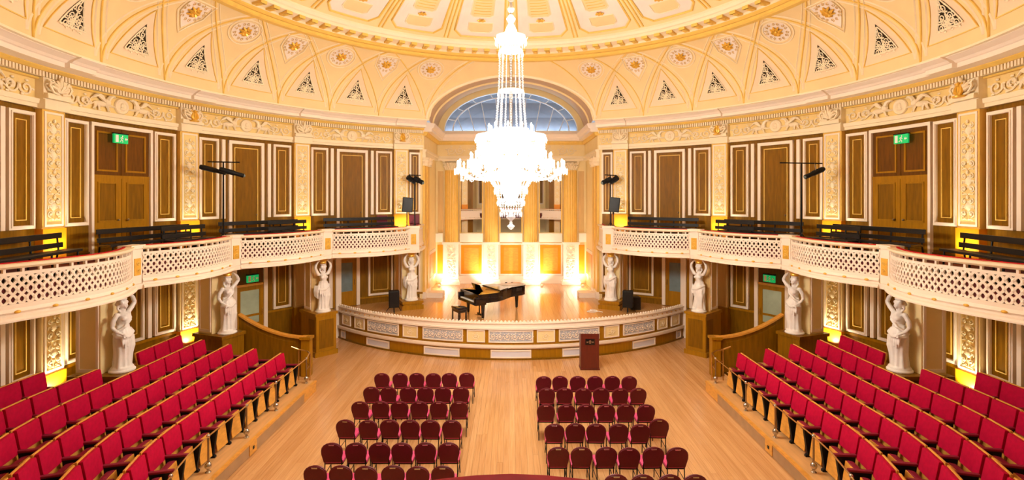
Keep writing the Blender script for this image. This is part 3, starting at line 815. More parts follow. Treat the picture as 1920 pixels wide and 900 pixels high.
# columns
def fluted(r, h, n=9):
    m = MB(); k = 12; prof = []
    for i in range(n*4+1):
        an = -PI*i/(n*4); rr = r*(1-.07*abs(math.sin(an*n/1.0))); prof.append((rr*math.cos(an), rr*math.sin(an)))
    out = prof; m.prism(out, 0, h); return m
COLM = fluted(.36, 3.85).mesh('column_shaft', 'ochre', False)
def corinthian():
    m = MB(); m.lathe([(.34,0),(.38,.03),(.34,.06),(.33,.3),(.40,.42)], 14)
    for row, (zz, n, ln) in enumerate(((.05,9,.2),(.2,9,.18))):
        for i in range(n):
            t = -PI*(i+.5*row)/(n-1+.5); c, s_ = math.cos(t), math.sin(t)
            m.tube([(.33*c,.33*s_,zz),(.38*c,.38*s_,zz+ln*.7),(.46*c,.46*s_,zz+ln),(.48*c,.48*s_,zz+ln*.8)], [.05,.045,.03,.012], 5)
    for s in (-1,1): m.tube(spiral(s*.36, .40, .09, 1.5, PI if s > 0 else 0, s > 0, -.36, 12), .022, 5)
    m.box(-.46,.46,-.46,.02,.46,.54); return m
CORM = corinthian().mesh('capital', 'ivory', True)
for i, x in enumerate((-3.2,-1.06,1.06,3.2)):
    pd = MB(); pd.box(x-.40,x+.40,YB-.42,YB,ZS+.28,3.38); po = pd.obj('pedestal', 'white_trim', ws)
    q = MB(); q.box(x-.50,x+.50,YB-.54,YB,ZS,ZS+.16); q.box(x-.45,x+.45,YB-.48,YB,ZS+.16,ZS+.28); q.box(x-.46,x+.46,YB-.48,YB,3.38,3.5); q.obj('plinth', 'white_trim', po)
    ar = put(ARAB_LO, 'arabesque', po, (x, YB-.425, ZS+.4), 0, scale=(1.2,1,.95))
    put(COLM, 'column_shaft', ws, (x, YB-.05, 3.5)); put(CORM, 'capital', ws, (x, YB-.05, 7.33))
    if True:
        spot('column_uplight', (x-.55 if x < 0 else x+.55, YB-.95, ZS+.14), (x, YB-.2, ZS+1.4), STAGE_W, 150, 1.0, (1,.92,.74))
        u = thing('uplight', 'small uplight on the stage at the foot of the %s column from the left' % ORD[i], 'uplight', (x-.55 if x < 0 else x+.55, YB-.95, ZS), 0, 'uplights on the stage')
        m = MB(); m.lathe([(0,0),(.08,0),(.08,.02),(.06,.08),(.05,.08),(.045,.05),(0,.05)], 12); m.obj('lamp_body', 'white_trim', u, smooth=True)
        m = MB(); m.lathe([(0,.055),(.044,.055),(0,.06)], 12); m.obj('lens', 'lamp_glow', u)
for x0, x1 in ((-2.75,-1.51),(-.61,.61),(1.51,2.75)):
    f = MB(); f.box(x0,x1,YB-.14,YB,3.48,3.95); f.obj('ledge', 'white_trim', ws)
    m = MB(); m.box(x0+.02,x1-.02,YB-.05,YB-.03,4.0,7.3); mo = m.obj('mirror', 'mirror', ws)
    f = MB(); f.box(x0-.02,x0+.05,YB-.09,YB,3.95,7.35); f.box(x1-.05,x1+.02,YB-.09,YB,3.95,7.35); f.box(x0,x1,YB-.09,YB,7.28,7.36); f.obj('mirror_frame', 'gilt', mo)
    xm = (x0+x1)/2; wp = .56
    f = MB(); f.box(xm-wp-.08,xm+wp+.08,YB-.07,YB,1.68,3.42); fo = f.obj('panel_frame', 'white_trim', ws)
    f = MB(); f.box(xm-wp,xm+wp,YB-.09,YB,1.78,3.33); f.obj('panel', 'panel_gold', fo)
    f = MB(); f.box(xm-wp+.17,xm+wp-.17,YB-.10,YB,1.94,3.18); f.obj('panel_centre', 'seat_wood', fo)
    f = MB(); f.box(x0-.05,x1+.05,YB-.1,YB,ZS,ZS+.42); f.obj('skirting', 'white_trim', ws)
for s in (-1,1):
    f = MB(); f.box(*sorted((s*3.68,s*3.96)),YB-.08,YB,1.78,3.33); f.obj('panel', 'panel_gold', ws)
    f = MB(); f.box(*sorted((s*3.66,s*XJ)),YB-.12,YB,3.48,3.95); f.obj('ledge', 'white_trim', ws)
    f = MB(); f.box(*sorted((s*3.64,s*3.94)),YB-.05,YB,4.0,7.3); f.obj('panel', 'wood_tan', ws)
# arch over the stage (and the same at the rear): splayed soffit and archivolt
for sy, yb in ((1, YB), (-1, 16.3)):
    NA = 40; F = []; B = []; C2 = []
    for i in range(NA+1):
        t = PI*i/NA; u = -math.cos(t); a = A_AR*u; p = cove(a if sy > 0 else 180-a, arch_s(a))
        F.append(p); B.append((3.98*u, sy*(yb+.02), 9.34+2.55*math.sin(t))); C2.append(tuple(lerp(p[k], B[-1][k], .5) for k in range(3)))
    m = MB(); m.add(F+C2+B, [(j*(NA+1)+i, j*(NA+1)+i+1, (j+1)*(NA+1)+i+1, (j+1)*(NA+1)+i) for j in range(2) for i in range(NA)])
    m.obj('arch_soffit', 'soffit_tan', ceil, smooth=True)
    m = MB(); m.tube([(x*1.03, y-sy*.05, z+.06) for x, y, z in F], .075, 6); m.obj('archivolt', 'ivory', ceil, smooth=True)
    m = MB(); m.tube([(lerp(f[0],b[0],.35), lerp(f[1],b[1],.35), lerp(f[2],b[2],.35)-.02) for f, b in zip(F,B)], .07, 6); m.obj('archivolt_band', 'cream', ceil, smooth=True)
    # spandrel shelves behind the cornice
    m = MB(); m.box(-XJ-.3, XJ+.3, *sorted((sy*yj*.9, sy*yj*.9)), 9.28, 9.3) if False else None
# lunette window
wn = struct('window_1', 'half round lunette window of radial panes over the stage recess', 'window')
NW = 40; WX, WZ0, WH = 3.62, 9.47, 2.13
def lun(t, k): return (-WX*k*math.cos(t), WZ0+WH*k*math.sin(t))
m = MB(); vs = []; fs = []
for i in range(NW+1):
    t = PI*i/NW; x, z = lun(t, 1.0); vs += [(x, YB+.02, z), (3.98*-math.cos(t)*1.02, YB+.02, 9.34+2.58*math.sin(t)), (x, YB+.2, z)]
for i in range(NW):
    b = i*3; fs += [(b,b+1,b+4,b+3),(b,b+3,b+5,b+2)]
m.add(vs, fs); m.obj('window_surround', 'cream', wn)
m = MB(); m.box(-XJ, XJ, YB-.1, YB+.2, 9.30, WZ0); m.obj('window_sill', 'white_trim', wn)
rings = (0.0, .02, .04, .87, 1.0); NRD = 10
gl = bpy.data.materials.new('pane_glass'); gl.use_nodes = True; nt = gl.node_tree; nt.nodes.remove(nt.nodes['Principled BSDF'])
tb = nt.nodes.new('ShaderNodeBsdfTransparent'); tb.inputs[0].default_value = (.80,.86,.92,1); gb = nt.nodes.new('ShaderNodeBsdfGlossy'); gb.inputs['Roughness'].default_value = .05; mx = nt.nodes.new('ShaderNodeMixShader'); mx.inputs[0].default_value = .06
nt.links.new(tb.outputs[0], mx.inputs[1]); nt.links.new(gb.outputs[0], mx.inputs[2]); nt.links.new(mx.outputs[0], nt.nodes['Material Output'].inputs[0]); M_['pane_glass'] = gl
for i in range(NRD):                               # outer ring of panes
    t0, t1 = PI*i/NRD, PI*(i+1)/NRD; p = MB(); o_ = []
    for t in (t0, (t0+t1)/2, t1): o_.append(lun(t, .87))
    for t in (t1, (t0+t1)/2, t0): o_.append(lun(t, 1.0))
    p.prism(o_, YB+.10, YB+.115, None, 'y'); p.obj('pane', 'pane_glass', wn)
    if i:
        p = MB(); a_, b_ = lun(t0,.87), lun(t0,1.0); p.tube([(a_[0],YB+.1,a_[1]),(b_[0],YB+.1,b_[1])], .025, 5); p.obj('glazing_bar', 'lead', wn)
def ring_t(x0):                                    # where a fanning bar from the sill meets the ring
    best = None
    for q in range(2001):
        t = PI*q/2000; x, z = lun(t, .87); e = abs(x-x0*(z-(WZ0-7))/7.0)
        if best is None or e < best[0]: best = (e, t)
    return best[1]
XS = [-2.62+.655*i for i in range(9)]; TS = [0.0]+[ring_t(x) for x in XS]+[PI]; XS = [-WX*.87]+XS+[WX*.87]
for i in range(len(XS)-1):
    o_ = [(XS[i],WZ0),(XS[i+1],WZ0)]+[lun(lerp(TS[i+1],TS[i],q/4), .87) for q in range(5)]
    if i == 0: o_ = o_[:-1]
    if i == len(XS)-2: o_ = [o_[0]]+o_[2:]
    p = MB(); p.prism(o_, YB+.10, YB+.115, None, 'y'); p.obj('pane', 'pane_glass', wn)
    if i:
        e_ = lun(TS[i], .87); p = MB(); p.tube([(XS[i],YB+.1,WZ0),(e_[0],YB+.1,e_[1])], .022, 5); p.obj('glazing_bar', 'lead', wn)
for k_, rr in ((.87,.035),(1.0,.05)):
    p = MB(); p.tube([(lun(PI*i/30,k_)[0], YB+.1, lun(PI*i/30,k_)[1]) for i in range(31)], rr, 5); p.obj('glazing_bar', 'lead', wn)
# roof space beyond the lunette: a grey curved shell, washed by a cool strip lamp on its floor
mat('roof_shell', (.20,.17,.16), .7, var=.1, scale=3)
p = MB(); vs = []; fs = []; prof = [(YB+1.25,9.3),(YB+1.28,9.7),(YB+1.35,10.4),(YB+1.2,11.2),(YB+.6,11.9),(YB+.2,12.2)]
for x in (-4.3, 4.3): vs += [(x,y,z) for y,z in prof]
fs = [(j,j+1,j+7,j+6) for j in range(5)]
p.add(vs, fs); p.box(-4.3,-4.25,YB+.2,YB+1.9,9.3,12.2); p.box(4.25,4.3,YB+.2,YB+1.9,9.3,12.2); p.box(-4.3,4.3,YB+.2,YB+1.9,9.2,9.3); p.obj('outer_shell', 'roof_shell', wn)
al = bpy.data.lights.new('lunette_strip', 'AREA'); al.shape = 'RECTANGLE'; al.size = 7.6; al.size_y = .12; al.energy = 260; al.color = (.55,.75,1.0)
ao = bpy.data.objects.new('lunette_strip', al); COL.objects.link(ao); ao.location = (0, YB+.98, 9.48); ao.rotation_euler = (PI-.25, 0, 0)
# ================================================================== gallery
def bay_r(t): return 9.45-.66*(math.sin(PI*t)**.85 if 0 < t < 1 else 0)
def frame_path(pts, step):
    """resample a plan polyline; returns points, hall-side normals, arc lengths"""
    P2 = [Vector((p[0],p[1])) for p in pts]; L = [0]
    for i in range(1, len(P2)): L.append(L[-1]+(P2[i]-P2[i-1]).length)
    n = max(2, int(round(L[-1]/step))); out = []; j = 0
    for i in range(n+1):
        d = L[-1]*i/n
        while j < len(L)-2 and L[j+1] < d: j += 1
        f = (d-L[j])/max(1e-9, L[j+1]-L[j]); out.append(P2[j].lerp(P2[j+1], f))
    nr = []
    for i in range(n+1):
        t = (out[min(i+1,n)]-out[max(i-1,0)]).normalized(); q = Vector((-t.y, t.x))
        if q.dot(-out[i]) < 0: q = -q
        nr.append(q)
    return out, nr, L[-1]
def sweep_path(fp, prof, i0=0, i1=None):
    out, nr, _ = fp; m = MB(); n = len(prof); i1 = len(out)-1 if i1 is None else i1; vs = []
    for i in range(i0, i1+1):
        for d, z in prof: q = out[i]+nr[i]*d; vs.append((q.x,q.y,z))
    c = i1-i0
    fs = [(i*n+k, i*n+(k+1)%n, (i+1)*n+(k+1)%n, (i+1)*n+k) for i in range(c) for k in range(n)]+[tuple(range(n)), tuple(range(c*n,c*n+n))]
    return m.add(vs, fs)
ZR = 4.68
def path_at(fp, s):
    out, nr, L = fp; n = len(out)-1; u = max(0, min(1, s/L))*n; i = min(n-1, int(u)); f = u-i
    return out[i].lerp(out[i+1], f), nr[i].lerp(nr[i+1], f).normalized()
STUD = MB(); STUD.ell((0,0,0), (.055,.03,.03), 8, 5); STUD = STUD.mesh('gold_stud', 'gold', True)
RPOST = MB(); RPOST.box(-.02,.02,-.03,.03,4.52,4.59); RPOST = RPOST.mesh('rail_block', 'white_trim')
def parapet(pts, label, lattice=True, cushion='velvet_rail', big=False):
    fp = frame_path(pts, .12); out, nr, L = fp; mid = out[len(out)//2]
    o = thing('balcony_parapet', label, 'balcony', (0,0,0), 0, 'lattice balcony fronts of the gallery')
    sweep_path(fp, [(-.16,ZR-.09),(.04,ZR-.09),(.09,ZR-.05),(.09,ZR),(-.16,ZR)]).obj('rail_cap', 'ivory', o)
    w = .16 if big else .0
    sweep_path(fp, [(-.15,ZR),(-.02+w,ZR),(-.03+w,ZR+.035+w*.35),(-.14,ZR+.035+w*.35)] if big else [(-.155,ZR),(-.085,ZR),(-.09,ZR+.018),(-.15,ZR+.018)]).obj('rail_cushion', cushion, o)
    sweep_path(fp, [(-.05,4.46),(.03,4.46),(.03,4.52),(-.05,4.52)]).obj('upper_fillet', 'white_trim', o)
    sweep_path(fp, [(-.06,3.86),(.05,3.86),(.05,3.94),(-.06,3.94)]).obj('lower_fillet', 'white_trim', o)
    sweep_path(fp, [(-.1,3.86),(.06,3.86),(.09,3.80),(.05,3.76),(.05,3.72),(.12,3.70),(.15,3.66),(.15,3.63),(-.1,3.615)]).obj('bottom_moulding', 'white_trim', o)
    npst = max(2, int(L/.26))
    for i in range(npst):
        c, n = path_at(fp, L*(i+.5)/npst); put(RPOST, 'rail_block', o, (c.x,c.y,0), math.atan2(n.x, -n.y))
    if lattice:
        lt = MB(); z0, z1 = 3.93, 4.47; H = z1-z0; cell = .132; nc = int(L/cell); cell = L/nc
        def pt(s_, z, d):
            c, n = path_at(fp, s_); q = c+n*d; return (q.x, q.y, z)
        K = 9; hw = .031
        for k in range(-3, nc+1):
            for sg in (-1, 1):
                seq = []
                for i in range(K+1):
                    f = i/K; sa = (k+f*3.0)*cell if sg > 0 else (k+3.0-f*3.0)*cell
                    sa += sg*.012*math.sin(f*6*PI)
                    seq.append((sa, lerp(z0,z1,f)))
                seq = [q for q in seq if -1e-6 <= q[0] <= L+1e-6]
                if len(seq) < 2: continue
                vs = []; fs = []
                for sa, z in seq: vs += [pt(sa-hw,z,-.02), pt(sa+hw,z,-.02), pt(sa+hw,z,.02), pt(sa-hw,z,.02)]
                for i in range(len(seq)-1):
                    for q in range(4): fs.append((i*4+q, i*4+(q+1)%4, i*4+4+(q+1)%4, i*4+4+q))
                lt.add(vs, fs)
        for k in range(nc+1):
            for zz in (z0+H/6, z0+H*.5, z0+H*5/6):
                for c_ in ((k+.5)*cell,):
                    if c_ > L-.03: continue
                    q = [pt(c_-.036,zz,.024), pt(c_,zz-.042,.024), pt(c_+.036,zz,.024), pt(c_,zz+.042,.024), pt(c_,zz,.036)]
                    lt.add(q, [(0,1,4),(1,2,4),(2,3,4),(3,0,4)])
        lt.obj('lattice', 'white_trim', o)
        sweep_path(fp, [(-.075,3.90),(-.06,3.90),(-.06,4.50),(-.075,4.50)]).obj('backing_board', 'dark_hole', o)
    else:
        sweep_path(fp, [(-.03,3.93),(.03,3.93),(.03,4.47),(-.03,4.47)]).obj('solid_panel', 'white_trim', o)
    ns = max(1, int(L/.52))
    for i in range(ns):
        c, n = path_at(fp, L*(i+.5)/ns); put(STUD, 'gold_stud', o, (c.x+n.x*.09, c.y+n.y*.09, 3.80), math.atan2(n.x,-n.y))
    return o
def trim_seg(seg, d0, d1):
    fp = frame_path(seg, .05); out, nr, L = fp; n = len(out)-1
    i0 = max(0, int(round(d0/L*n))); i1 = n-max(0, int(round(d1/L*n)))
    return [(q.x,q.y) for q in out[i0:i1+1]]
def plan(a, r): q = P(a, r); return (q[0], q[1])
gal_floor = {}
NEAR = ['the stage and the second statue', 'the second and third statues', 'the third and the nearest statue', 'the nearest statue and the picture edge', 'the side and the rear']
for s in (-1,1):
    nm = SIDE[s]; allp = []
    seg = [plan(s*(20.9+4.7*i/8), 9.45+1.85*((1-i/8)**2)) for i in range(9)]; allp += seg
    seg = seg[:-2]+[plan(s*24.4, 9.52)]
    parapet(seg, 'short curved white balcony end beside the stage opening on the %s' % nm, False)
    for k in range(5):
        a0 = PILA[k]; seg = [plan(s*(a0+21.6*i/24), bay_r(i/24)+(0 if k < 3 else (.55*(i/24)**2 if k == 3 else lerp(.55,.85,i/24)+.66*(math.sin(PI*i/24)**.85 if 0 < i < 24 else 0)))) for i in range(25)]; allp += seg[1:]
        lab = ['bulging white lattice balcony front on the %s, nearest the stage' , 'bulging white lattice balcony front on the %s, second from the stage', 'bulging white lattice balcony front on the %s, third from the stage', 'bulging white lattice balcony front on the %s, cut by the picture edge', 'bulging white lattice balcony front on the %s beside the rear gallery'][k] % nm
        parapet(trim_seg(seg, .27, .27 if k < 3 else .08), lab)
    a_, b_ = plan(s*133.6, 10.3), (s*2.7, -11.3)
    seg = [(lerp(a_[0],b_[0],i/10), lerp(a_[1],b_[1],i/10)) for i in range(11)]; allp += seg[1:]
    seg = trim_seg(seg, .12, .12)
    parapet(seg, 'straight white balcony front leading to the rear gallery on the %s' % nm, False)
    rear = [(s*2.7*(1-i/10), -11.3+.42*math.exp(-(2.7*(1-i/10)/.9)**2)) for i in range(11)]; allp += rear[1:]
    # gallery slab
    g = MB(); vs = []; fs = []
    for x, y in allp:
        a = math.degrees(math.atan2(x, y)); w_ = P(a, R+.05) if abs(a) < A_END-1 else (x if abs(a) > A_END+3 else s*max(abs(x), 3.9), -16.3 if abs(a) > A_END+3 else -11.2, 0)
        vs += [(x,y,3.62),(w_[0],w_[1],3.76),(w_[0],w_[1],ZG),(x,y,ZG)]
    n = len(allp)
    for i in range(n-1):
        for q in range(4): fs.append((i*4+q, i*4+(q+1)%4, i*4+4+(q+1)%4, i*4+4+q))
    g.add(vs, fs); fl = g.obj('trim_%d' % (4 if s < 0 else 5), 'carpet_red'); tag(fl, 'red carpeted gallery floor slab along the %s side' % nm, 'gallery floor', kind='structure')
    sf = MB(); vs = [];
    for x, y in allp:
        a = math.degrees(math.atan2(x, y)); w_ = P(a, R+.02) if abs(a) < A_END-1 else (x, -11.3, 0)
        vs += [(x,y,3.605),(w_[0],w_[1],3.745)]
    sf.add(vs, [(i*2,i*2+1,i*2+3,i*2+2) for i in range(n-1)]); sf.obj('soffit', 'cream', fl)
rear = [(2.7-5.4*i/36, -11.3+.42*math.exp(-((2.7-5.4*i/36)/.9)**2)) for i in range(37)]
rear = trim_seg(rear, .1, .1)
parapet(rear, 'rear gallery balcony front with a thick red velvet cushion, at the bottom of the picture', False, 'velvet_rail', True)

# ---------------------------------------------------------------- statues
def finger_hand(m, p, d, up):
    """palm with four fingers and a thumb at p pointing along d"""
    d = Vector(d).normalized(); up = Vector(up); sd = d.cross(up).normalized(); p = Vector(p)
    m.ell(p+d*.04, (.04,.04,.045), 7, 5)
    for q in range(4):
        b = p+d*.07+sd*(.033-.022*q); L = (.06,.072,.068,.05)[q]
        m.tube([b, b+d*L*.55+up*.008, b+d*L*.9-up*.02], [.013,.012,.010], 5)
    b = p+d*.03+sd*.04; m.tube([b, b+sd*.03+d*.03, b+sd*.03+d*.06], [.014,.013,.011], 5)
def statue_mesh(kind):
    m = MB()
    m.lathe([(0,0),(.25,0),(.25,.05),(.22,.06),(.22,.09),(.20,.12),(0,.12)], 24)
    # draped skirt with folds, weight on one leg
    prof = [(.10,.205,.17),(.2,.19,.165),(.4,.175,.15),(.6,.175,.15),(.78,.19,.16),(.92,.195,.16),(1.0,.175,.145),(1.08,.145,.12),(1.14,.135,.112)]
    N = 40; vs = []; fs = []
    for z, rx, ry in prof:
        am = .022 if z < .8 else .010
        for i in range(N):
            t = 2*PI*i/N; f = 1+.7*am/rx*math.cos(9*t+z*3.2+1.1*math.sin(3*t))+.6*am/rx*math.cos(4*t-z*6)
            sx = .025*math.sin(z*2.4); kn = .05*math.exp(-((z-.62)/.16)**2)*max(0, math.cos(t+PI/2-.5))**3
            vs.append((sx+(rx*f+kn)*math.cos(t), (ry*f+kn)*math.sin(t), z))
    m2 = len(prof)
    for j in range(m2-1):
        for i in range(N): fs.append((j*N+i, j*N+(i+1)%N, j*N+N+(i+1)%N, j*N+N+i))
    fs += [tuple(range(N-1,-1,-1)), tuple((m2-1)*N+i for i in range(N))]
    m.add(vs, fs)
    # overfold at the hips and sash
    m.tube([(-.19,-.02,.88),(-.12,-.14,.84),(.0,-.17,.86),(.12,-.15,.94),(.2,-.03,1.0),(.12,.12,.98),(-.05,.15,.92)], .04, 7, True)
    for q in range(7): 
        x = -.16+.055*q; m.tube([(x,-.15+.03*abs(q-3)/3,.86),(x-.01,-.17+.03*abs(q-3)/3,.74),(x+.005,-.165+.03*abs(q-3)/3,.62-.03*(q%2))], [.03,.024,.012], 6)
    # torso, bust, shoulders, neck
    m.tube([(.02,0,1.08),(.015,0,1.18),(.01,-.005,1.30),(0,0,1.40),(0,0,1.46)], [.125,.125,.15,.145,.07], 12, flat=.78)
    for s in (-1,1):
        m.ell((s*.068,-.10,1.30), (.062,.055,.06), 8, 6); m.ell((s*.155,0,1.41), (.062,.06,.06), 8, 6)
    m.tube([(0,0,1.42),(0,-.01,1.56)], [.06,.05], 9)
    # head
    hz = 1.645; m.ell((0,-.015,hz), (.078,.092,.115), 14, 10); m.ell((0,.03,hz+.03), (.092,.095,.10), 12, 8); m.ell((0,.1,hz+.0), (.06,.055,.055), 8, 6)
    for s in (-1,1):
        m.ell((s*.072,-.03,hz+.045), (.035,.06,.05), 7, 5); m.tube([(s*.085,.03,hz-.02),(s*.09,.03,hz-.1),(s*.08,-.02,hz-.18)], [.028,.026,.012], 6)
        m.ell((s*.032,-.098,hz-.055), (.022,.014,.014), 6, 4); m.ell((s*.085,.0,hz-.01), (.012,.022,.03), 6, 4)
    m.tube([(0,-.098,hz+.02),(0,-.122,hz-.025),(0,-.10,hz-.032)], [.011,.017,.010], 6); m.ell((0,-.100,hz-.068), (.024,.012,.010), 6, 4); m.ell((0,-.09,hz-.095), (.026,.02,.02), 6, 4)
    m.ell((0,.0,hz+.13), (.10,.10,.04), 10, 5)
    # arms
    def raised(s):
        ex, ez = (.27, 1.66) if kind == 'both' else (.35, 1.63)
        m.tube([(s*.16,0,1.41),(s*lerp(.16,ex,.55),-.01,lerp(1.41,ez,.45)),(s*ex,-.02,ez)], [.058,.055,.046], 8)
        m.tube([(s*ex,-.02,ez),(s*(lerp(ex,.19,.5)+.02),-.02,lerp(ez,1.875,.55)),(s*.19,-.02,1.875)], [.047,.044,.030], 8)
        finger_hand(m, (s*.18,-.02,1.88), (-s*.55,0,.8), (0,-1,0))
    raised(1)
    if kind == 'both': raised(-1)
    else:
        m.tube([(-.16,0,1.41),(-.235,.02,1.27),(-.25,.03,1.13)], [.055,.052,.043], 8); m.tube([(-.25,.03,1.13),(-.235,-.06,1.02),(-.19,-.15,.95)], [.042,.04,.027], 8)
        finger_hand(m, (-.19,-.15,.945), (.6,-.5,-.5), (0,-1,.2))
    # cloth hanging beside the hip
    sgn = 1 if kind == 'one' else -1
    for q in range(4): m.tube([(sgn*(.18+.02*q),-.06+.04*q,1.0),(sgn*(.215+.018*q),-.06+.04*q,.78),(sgn*(.20+.02*q),-.05+.04*q,.50+.03*q)], [.03,.034,.016], 6)
    if kind == 'one': m.tube([(.16,-.04,1.42),(.05,-.14,1.25),(-.1,-.13,1.1),(-.17,-.02,1.02)], [.03,.035,.035,.03], 7)
    me = m.mesh('tmp', 'statue'); o = bpy.data.objects.new('tmp', me); COL.objects.link(o)
    rm = o.modifiers.new('r', 'REMESH'); rm.mode = 'VOXEL'; rm.voxel_size = .0135; rm.use_smooth_shade = True
    sm = o.modifiers.new('s', 'SMOOTH'); sm.factor = .5; sm.iterations = 2
    dg = bpy.context.evaluated_depsgraph_get(); me2 = bpy.data.meshes.new_from_object(o.evaluated_get(dg)); bpy.data.objects.remove(o)
    me2.name = 'statue'; me2.polygons.foreach_set('use_smooth', [True]*len(me2.polygons))
    if not me2.materials: me2.materials.append(M_['statue'])
    return me2
ST_ONE, ST_BOTH = statue_mesh('one'), statue_mesh('both')
R_CY = 9.68
STAT = ['both arms raised, on the stage at its %s end', 'both arms raised, on the tall oak pedestal at the %s', 'one arm raised, above the %s curved balustrade', 'one arm raised, nearest one among the %s seats']
for s in (-1,1):
    nm = SIDE[s]
    for k in range(4):
        a = s*PILA[k]; rz = -rad(a)
        pr = thing('caryatid_pier', 'cream panelled pier behind the %s statue from the stage, %s side' % (ORD[k], nm), 'pier', P(a, R_CY, 0), rz, 'piers under the gallery')
        m = MB(); m.box(-.30,.30,.26,.86,1.6,3.6); sh = m.obj('pier_shaft', 'cream' if k != 1 else 'wood_tan', pr)
        m = MB()
        for q in (-1,1): m.box(*sorted((q*.30,q*.325)),.30,.36,1.66,3.5); m.box(*sorted((q*.30,q*.325)),.76,.82,1.66,3.5); m.box(*sorted((q*.30,q*.325)),.36,.76,1.66,1.74); m.box(*sorted((q*.30,q*.325)),.36,.76,3.42,3.5)
        m.obj('pier_moulding', 'white_trim', sh)
        zb = ZS if k == 0 else 0
        pd_ = thing('statue_pedestal', 'oak pedestal under the %s statue from the stage, %s side' % (ORD[k], nm), 'pedestal', P(a, R_CY, 0), rz, 'oak statue pedestals')
        m = MB(); m.bbox(-.40,.40,-.31,.92,zb+.17,1.5,.02); m.box(-.45,.45,-.34,.96,zb,zb+.18); pl = m.obj('plinth', 'wood_light' if k < 2 else 'wood', pd_)
        m = MB(); m.box(-.44,.44,-.34,.96,1.5,1.6); m.obj('plinth_cap', 'wood_light' if k < 2 else 'wood', pl)
        m = MB(); pw = .28
        if k == 1:
            m.box(-pw,pw,-.325,-.305,.3,1.35); m.box(-.415,-.40,-.25,.25,.3,1.35); m.box(.40,.415,-.25,.25,.3,1.35); m.obj('plinth_panel', 'wood', pl)
        st = thing('caryatid_statue', 'white draped female statue, '+STAT[k] % nm, 'statue', P(a, R_CY-.04, 1.6), rz, 'caryatids carrying the gallery')
        body = put(ST_BOTH if k < 2 else ST_ONE, 'figure', st)
        body.scale = ((-1.13 if s > 0 and k >= 2 else 1.13),1.12,1.0)
        m = MB(); m.lathe([(.10,1.80),(.13,1.84),(.12,1.88),(.17,1.93),(.19,1.99),(0,1.995)], 14); m.obj('head_capital', 'gold', st, smooth=True)
        # pier of the parapet with gilt plaque
        if k < 5:
            bp = thing('parapet_pier', 'white balcony pier with a gilt plaque above the %s statue from the stage, %s side' % (ORD[k], nm), 'balcony pier', P(a, 9.43, 0), rz, 'balcony piers')
            m = MB(); m.box(-.235,.235,-.14,.10,3.72,4.64); m.box(-.16,.16,-.16,-.13,3.76,4.6); m.box(-.25,.25,-.20,.14,3.61,3.74); m.box(-.25,.25,-.20,.14,4.62,4.71); sh = m.obj('pier_block', 'white_trim', bp)
            m = MB(); m.box(-.105,.105,-.18,-.16,3.96,4.38); m.obj('gilt_plaque', 'gold', sh)
            m = MB()
            for q in (0,1): m.tube(spiral(0, 4.08+.18*q, .06, 1.3, 0, q == 0, -.185, 12), .012, 4)
            m.obj('plaque_scroll', 'gilt', sh)

# ---------------------------------------------------------------- gallery furniture
def bench(label, a, r, L, grp='black slatted benches on the gallery'):
    b = thing('gallery_bench', label, 'bench', P(a, r, ZG), -rad(a), grp)
    for z0, z1, y in ((.68,.81,.10),(.46,.58,.075)):
        m = MB(); m.bbox(-L/2,L/2,y-.02,y+.02,z0,z1,.008); m.obj('back_slat', 'bench_black', b)
    m = MB(); m.bbox(-L/2,L/2,-.36,.02,.36,.42,.01); m.obj('seat', 'bench_black', b)
    for x in (-L/2+.1, -L/6, L/6, L/2-.1):
        m = MB(); m.tube([(x,.16,0),(x,.10,.42),(x,.13,.78)], .022, 6); m.obj('bench_post', 'black_metal', b); m = MB(); m.tube([(x,-.32,0),(x,-.30,.37)], .022, 6); m.obj('leg', 'black_metal', b)
def loc_bench(s, ac, kind): return ['nearest the stage', 'second from the stage', 'facing the double door bay', 'by the picture edge'][kind]
for s in (-1,1):
    for k in range(4):
        ac = PILA[k]+10.8
        bench('long black bench on the %s gallery, %s' % (SIDE[s], ['nearest the stage','second from the stage','in front of the double door','at the picture edge'][k]), s*(ac-.3), 10.55, 3.0)
        if k in (1,2): bench('shorter black bench close to the %s balcony rail, %s bay from the stage' % (SIDE[s], ORD[k]), s*(ac-4.0), 9.95, 1.5)

def lamp_body(m, p, d, L, r):
    p = Vector(p); d = Vector(d).normalized(); m.tube([p-d*L*.5, p-d*L*.42, p+d*L*.1, p+d*L*.14, p+d*L*.5], [r*.75, r, r, r*.8, r*.85], 10)
def light_stand(label, a, r, h, bar, lamps, leg=.42):
    o = thing('lighting_stand', label, 'lighting stand', P(a, r, ZG), 0, 'stage lighting stands on the gallery')
    m = MB(); m.tube([(0,0,0),(0,0,h)], [.03,.022], 8)
    m.obj('pole', 'black_metal', o)
    for q in range(3):
        t = q*2*PI/3+.4; m = MB(); m.tube([(0,0,.55),(leg*math.cos(t),leg*math.sin(t),.02)], .014, 6); m.obj('leg', 'black_metal', o)
    x0, x1 = bar; m = MB(); m.tube([(x0,0,h),(x1,0,h-.02)], .022, 6); m.obj('crossbar', 'black_metal', o)
    for (x, z, d, L, rr) in lamps:
        m = MB(); lamp_body(m, (x,0,z), d, L, rr); lo = m.obj('spotlight', 'black_metal', o, smooth=True)
        m = MB(); m.tube([(x,-.0,h),(x+.02,-.03,z+rr)], .016, 5); m.obj('yoke', 'steel', lo)
        m = MB(); e = Vector((x,0,z))+Vector(d).normalized()*L*.5; m.ell(tuple(e), rr*.6, 8, 5); m.obj('lens', 'frosted_grey', lo)
        w0 = Vector(P(a, r, ZG))+e+Vector(d).normalized()*(rr+.05); spot('added_stage_beam', w0, (x*2.5, 13.2, 3.4), WASH_W, 34, .7, (1,.93,.80), .08)  # beam added to brighten the stage recess, the lens itself stays dark
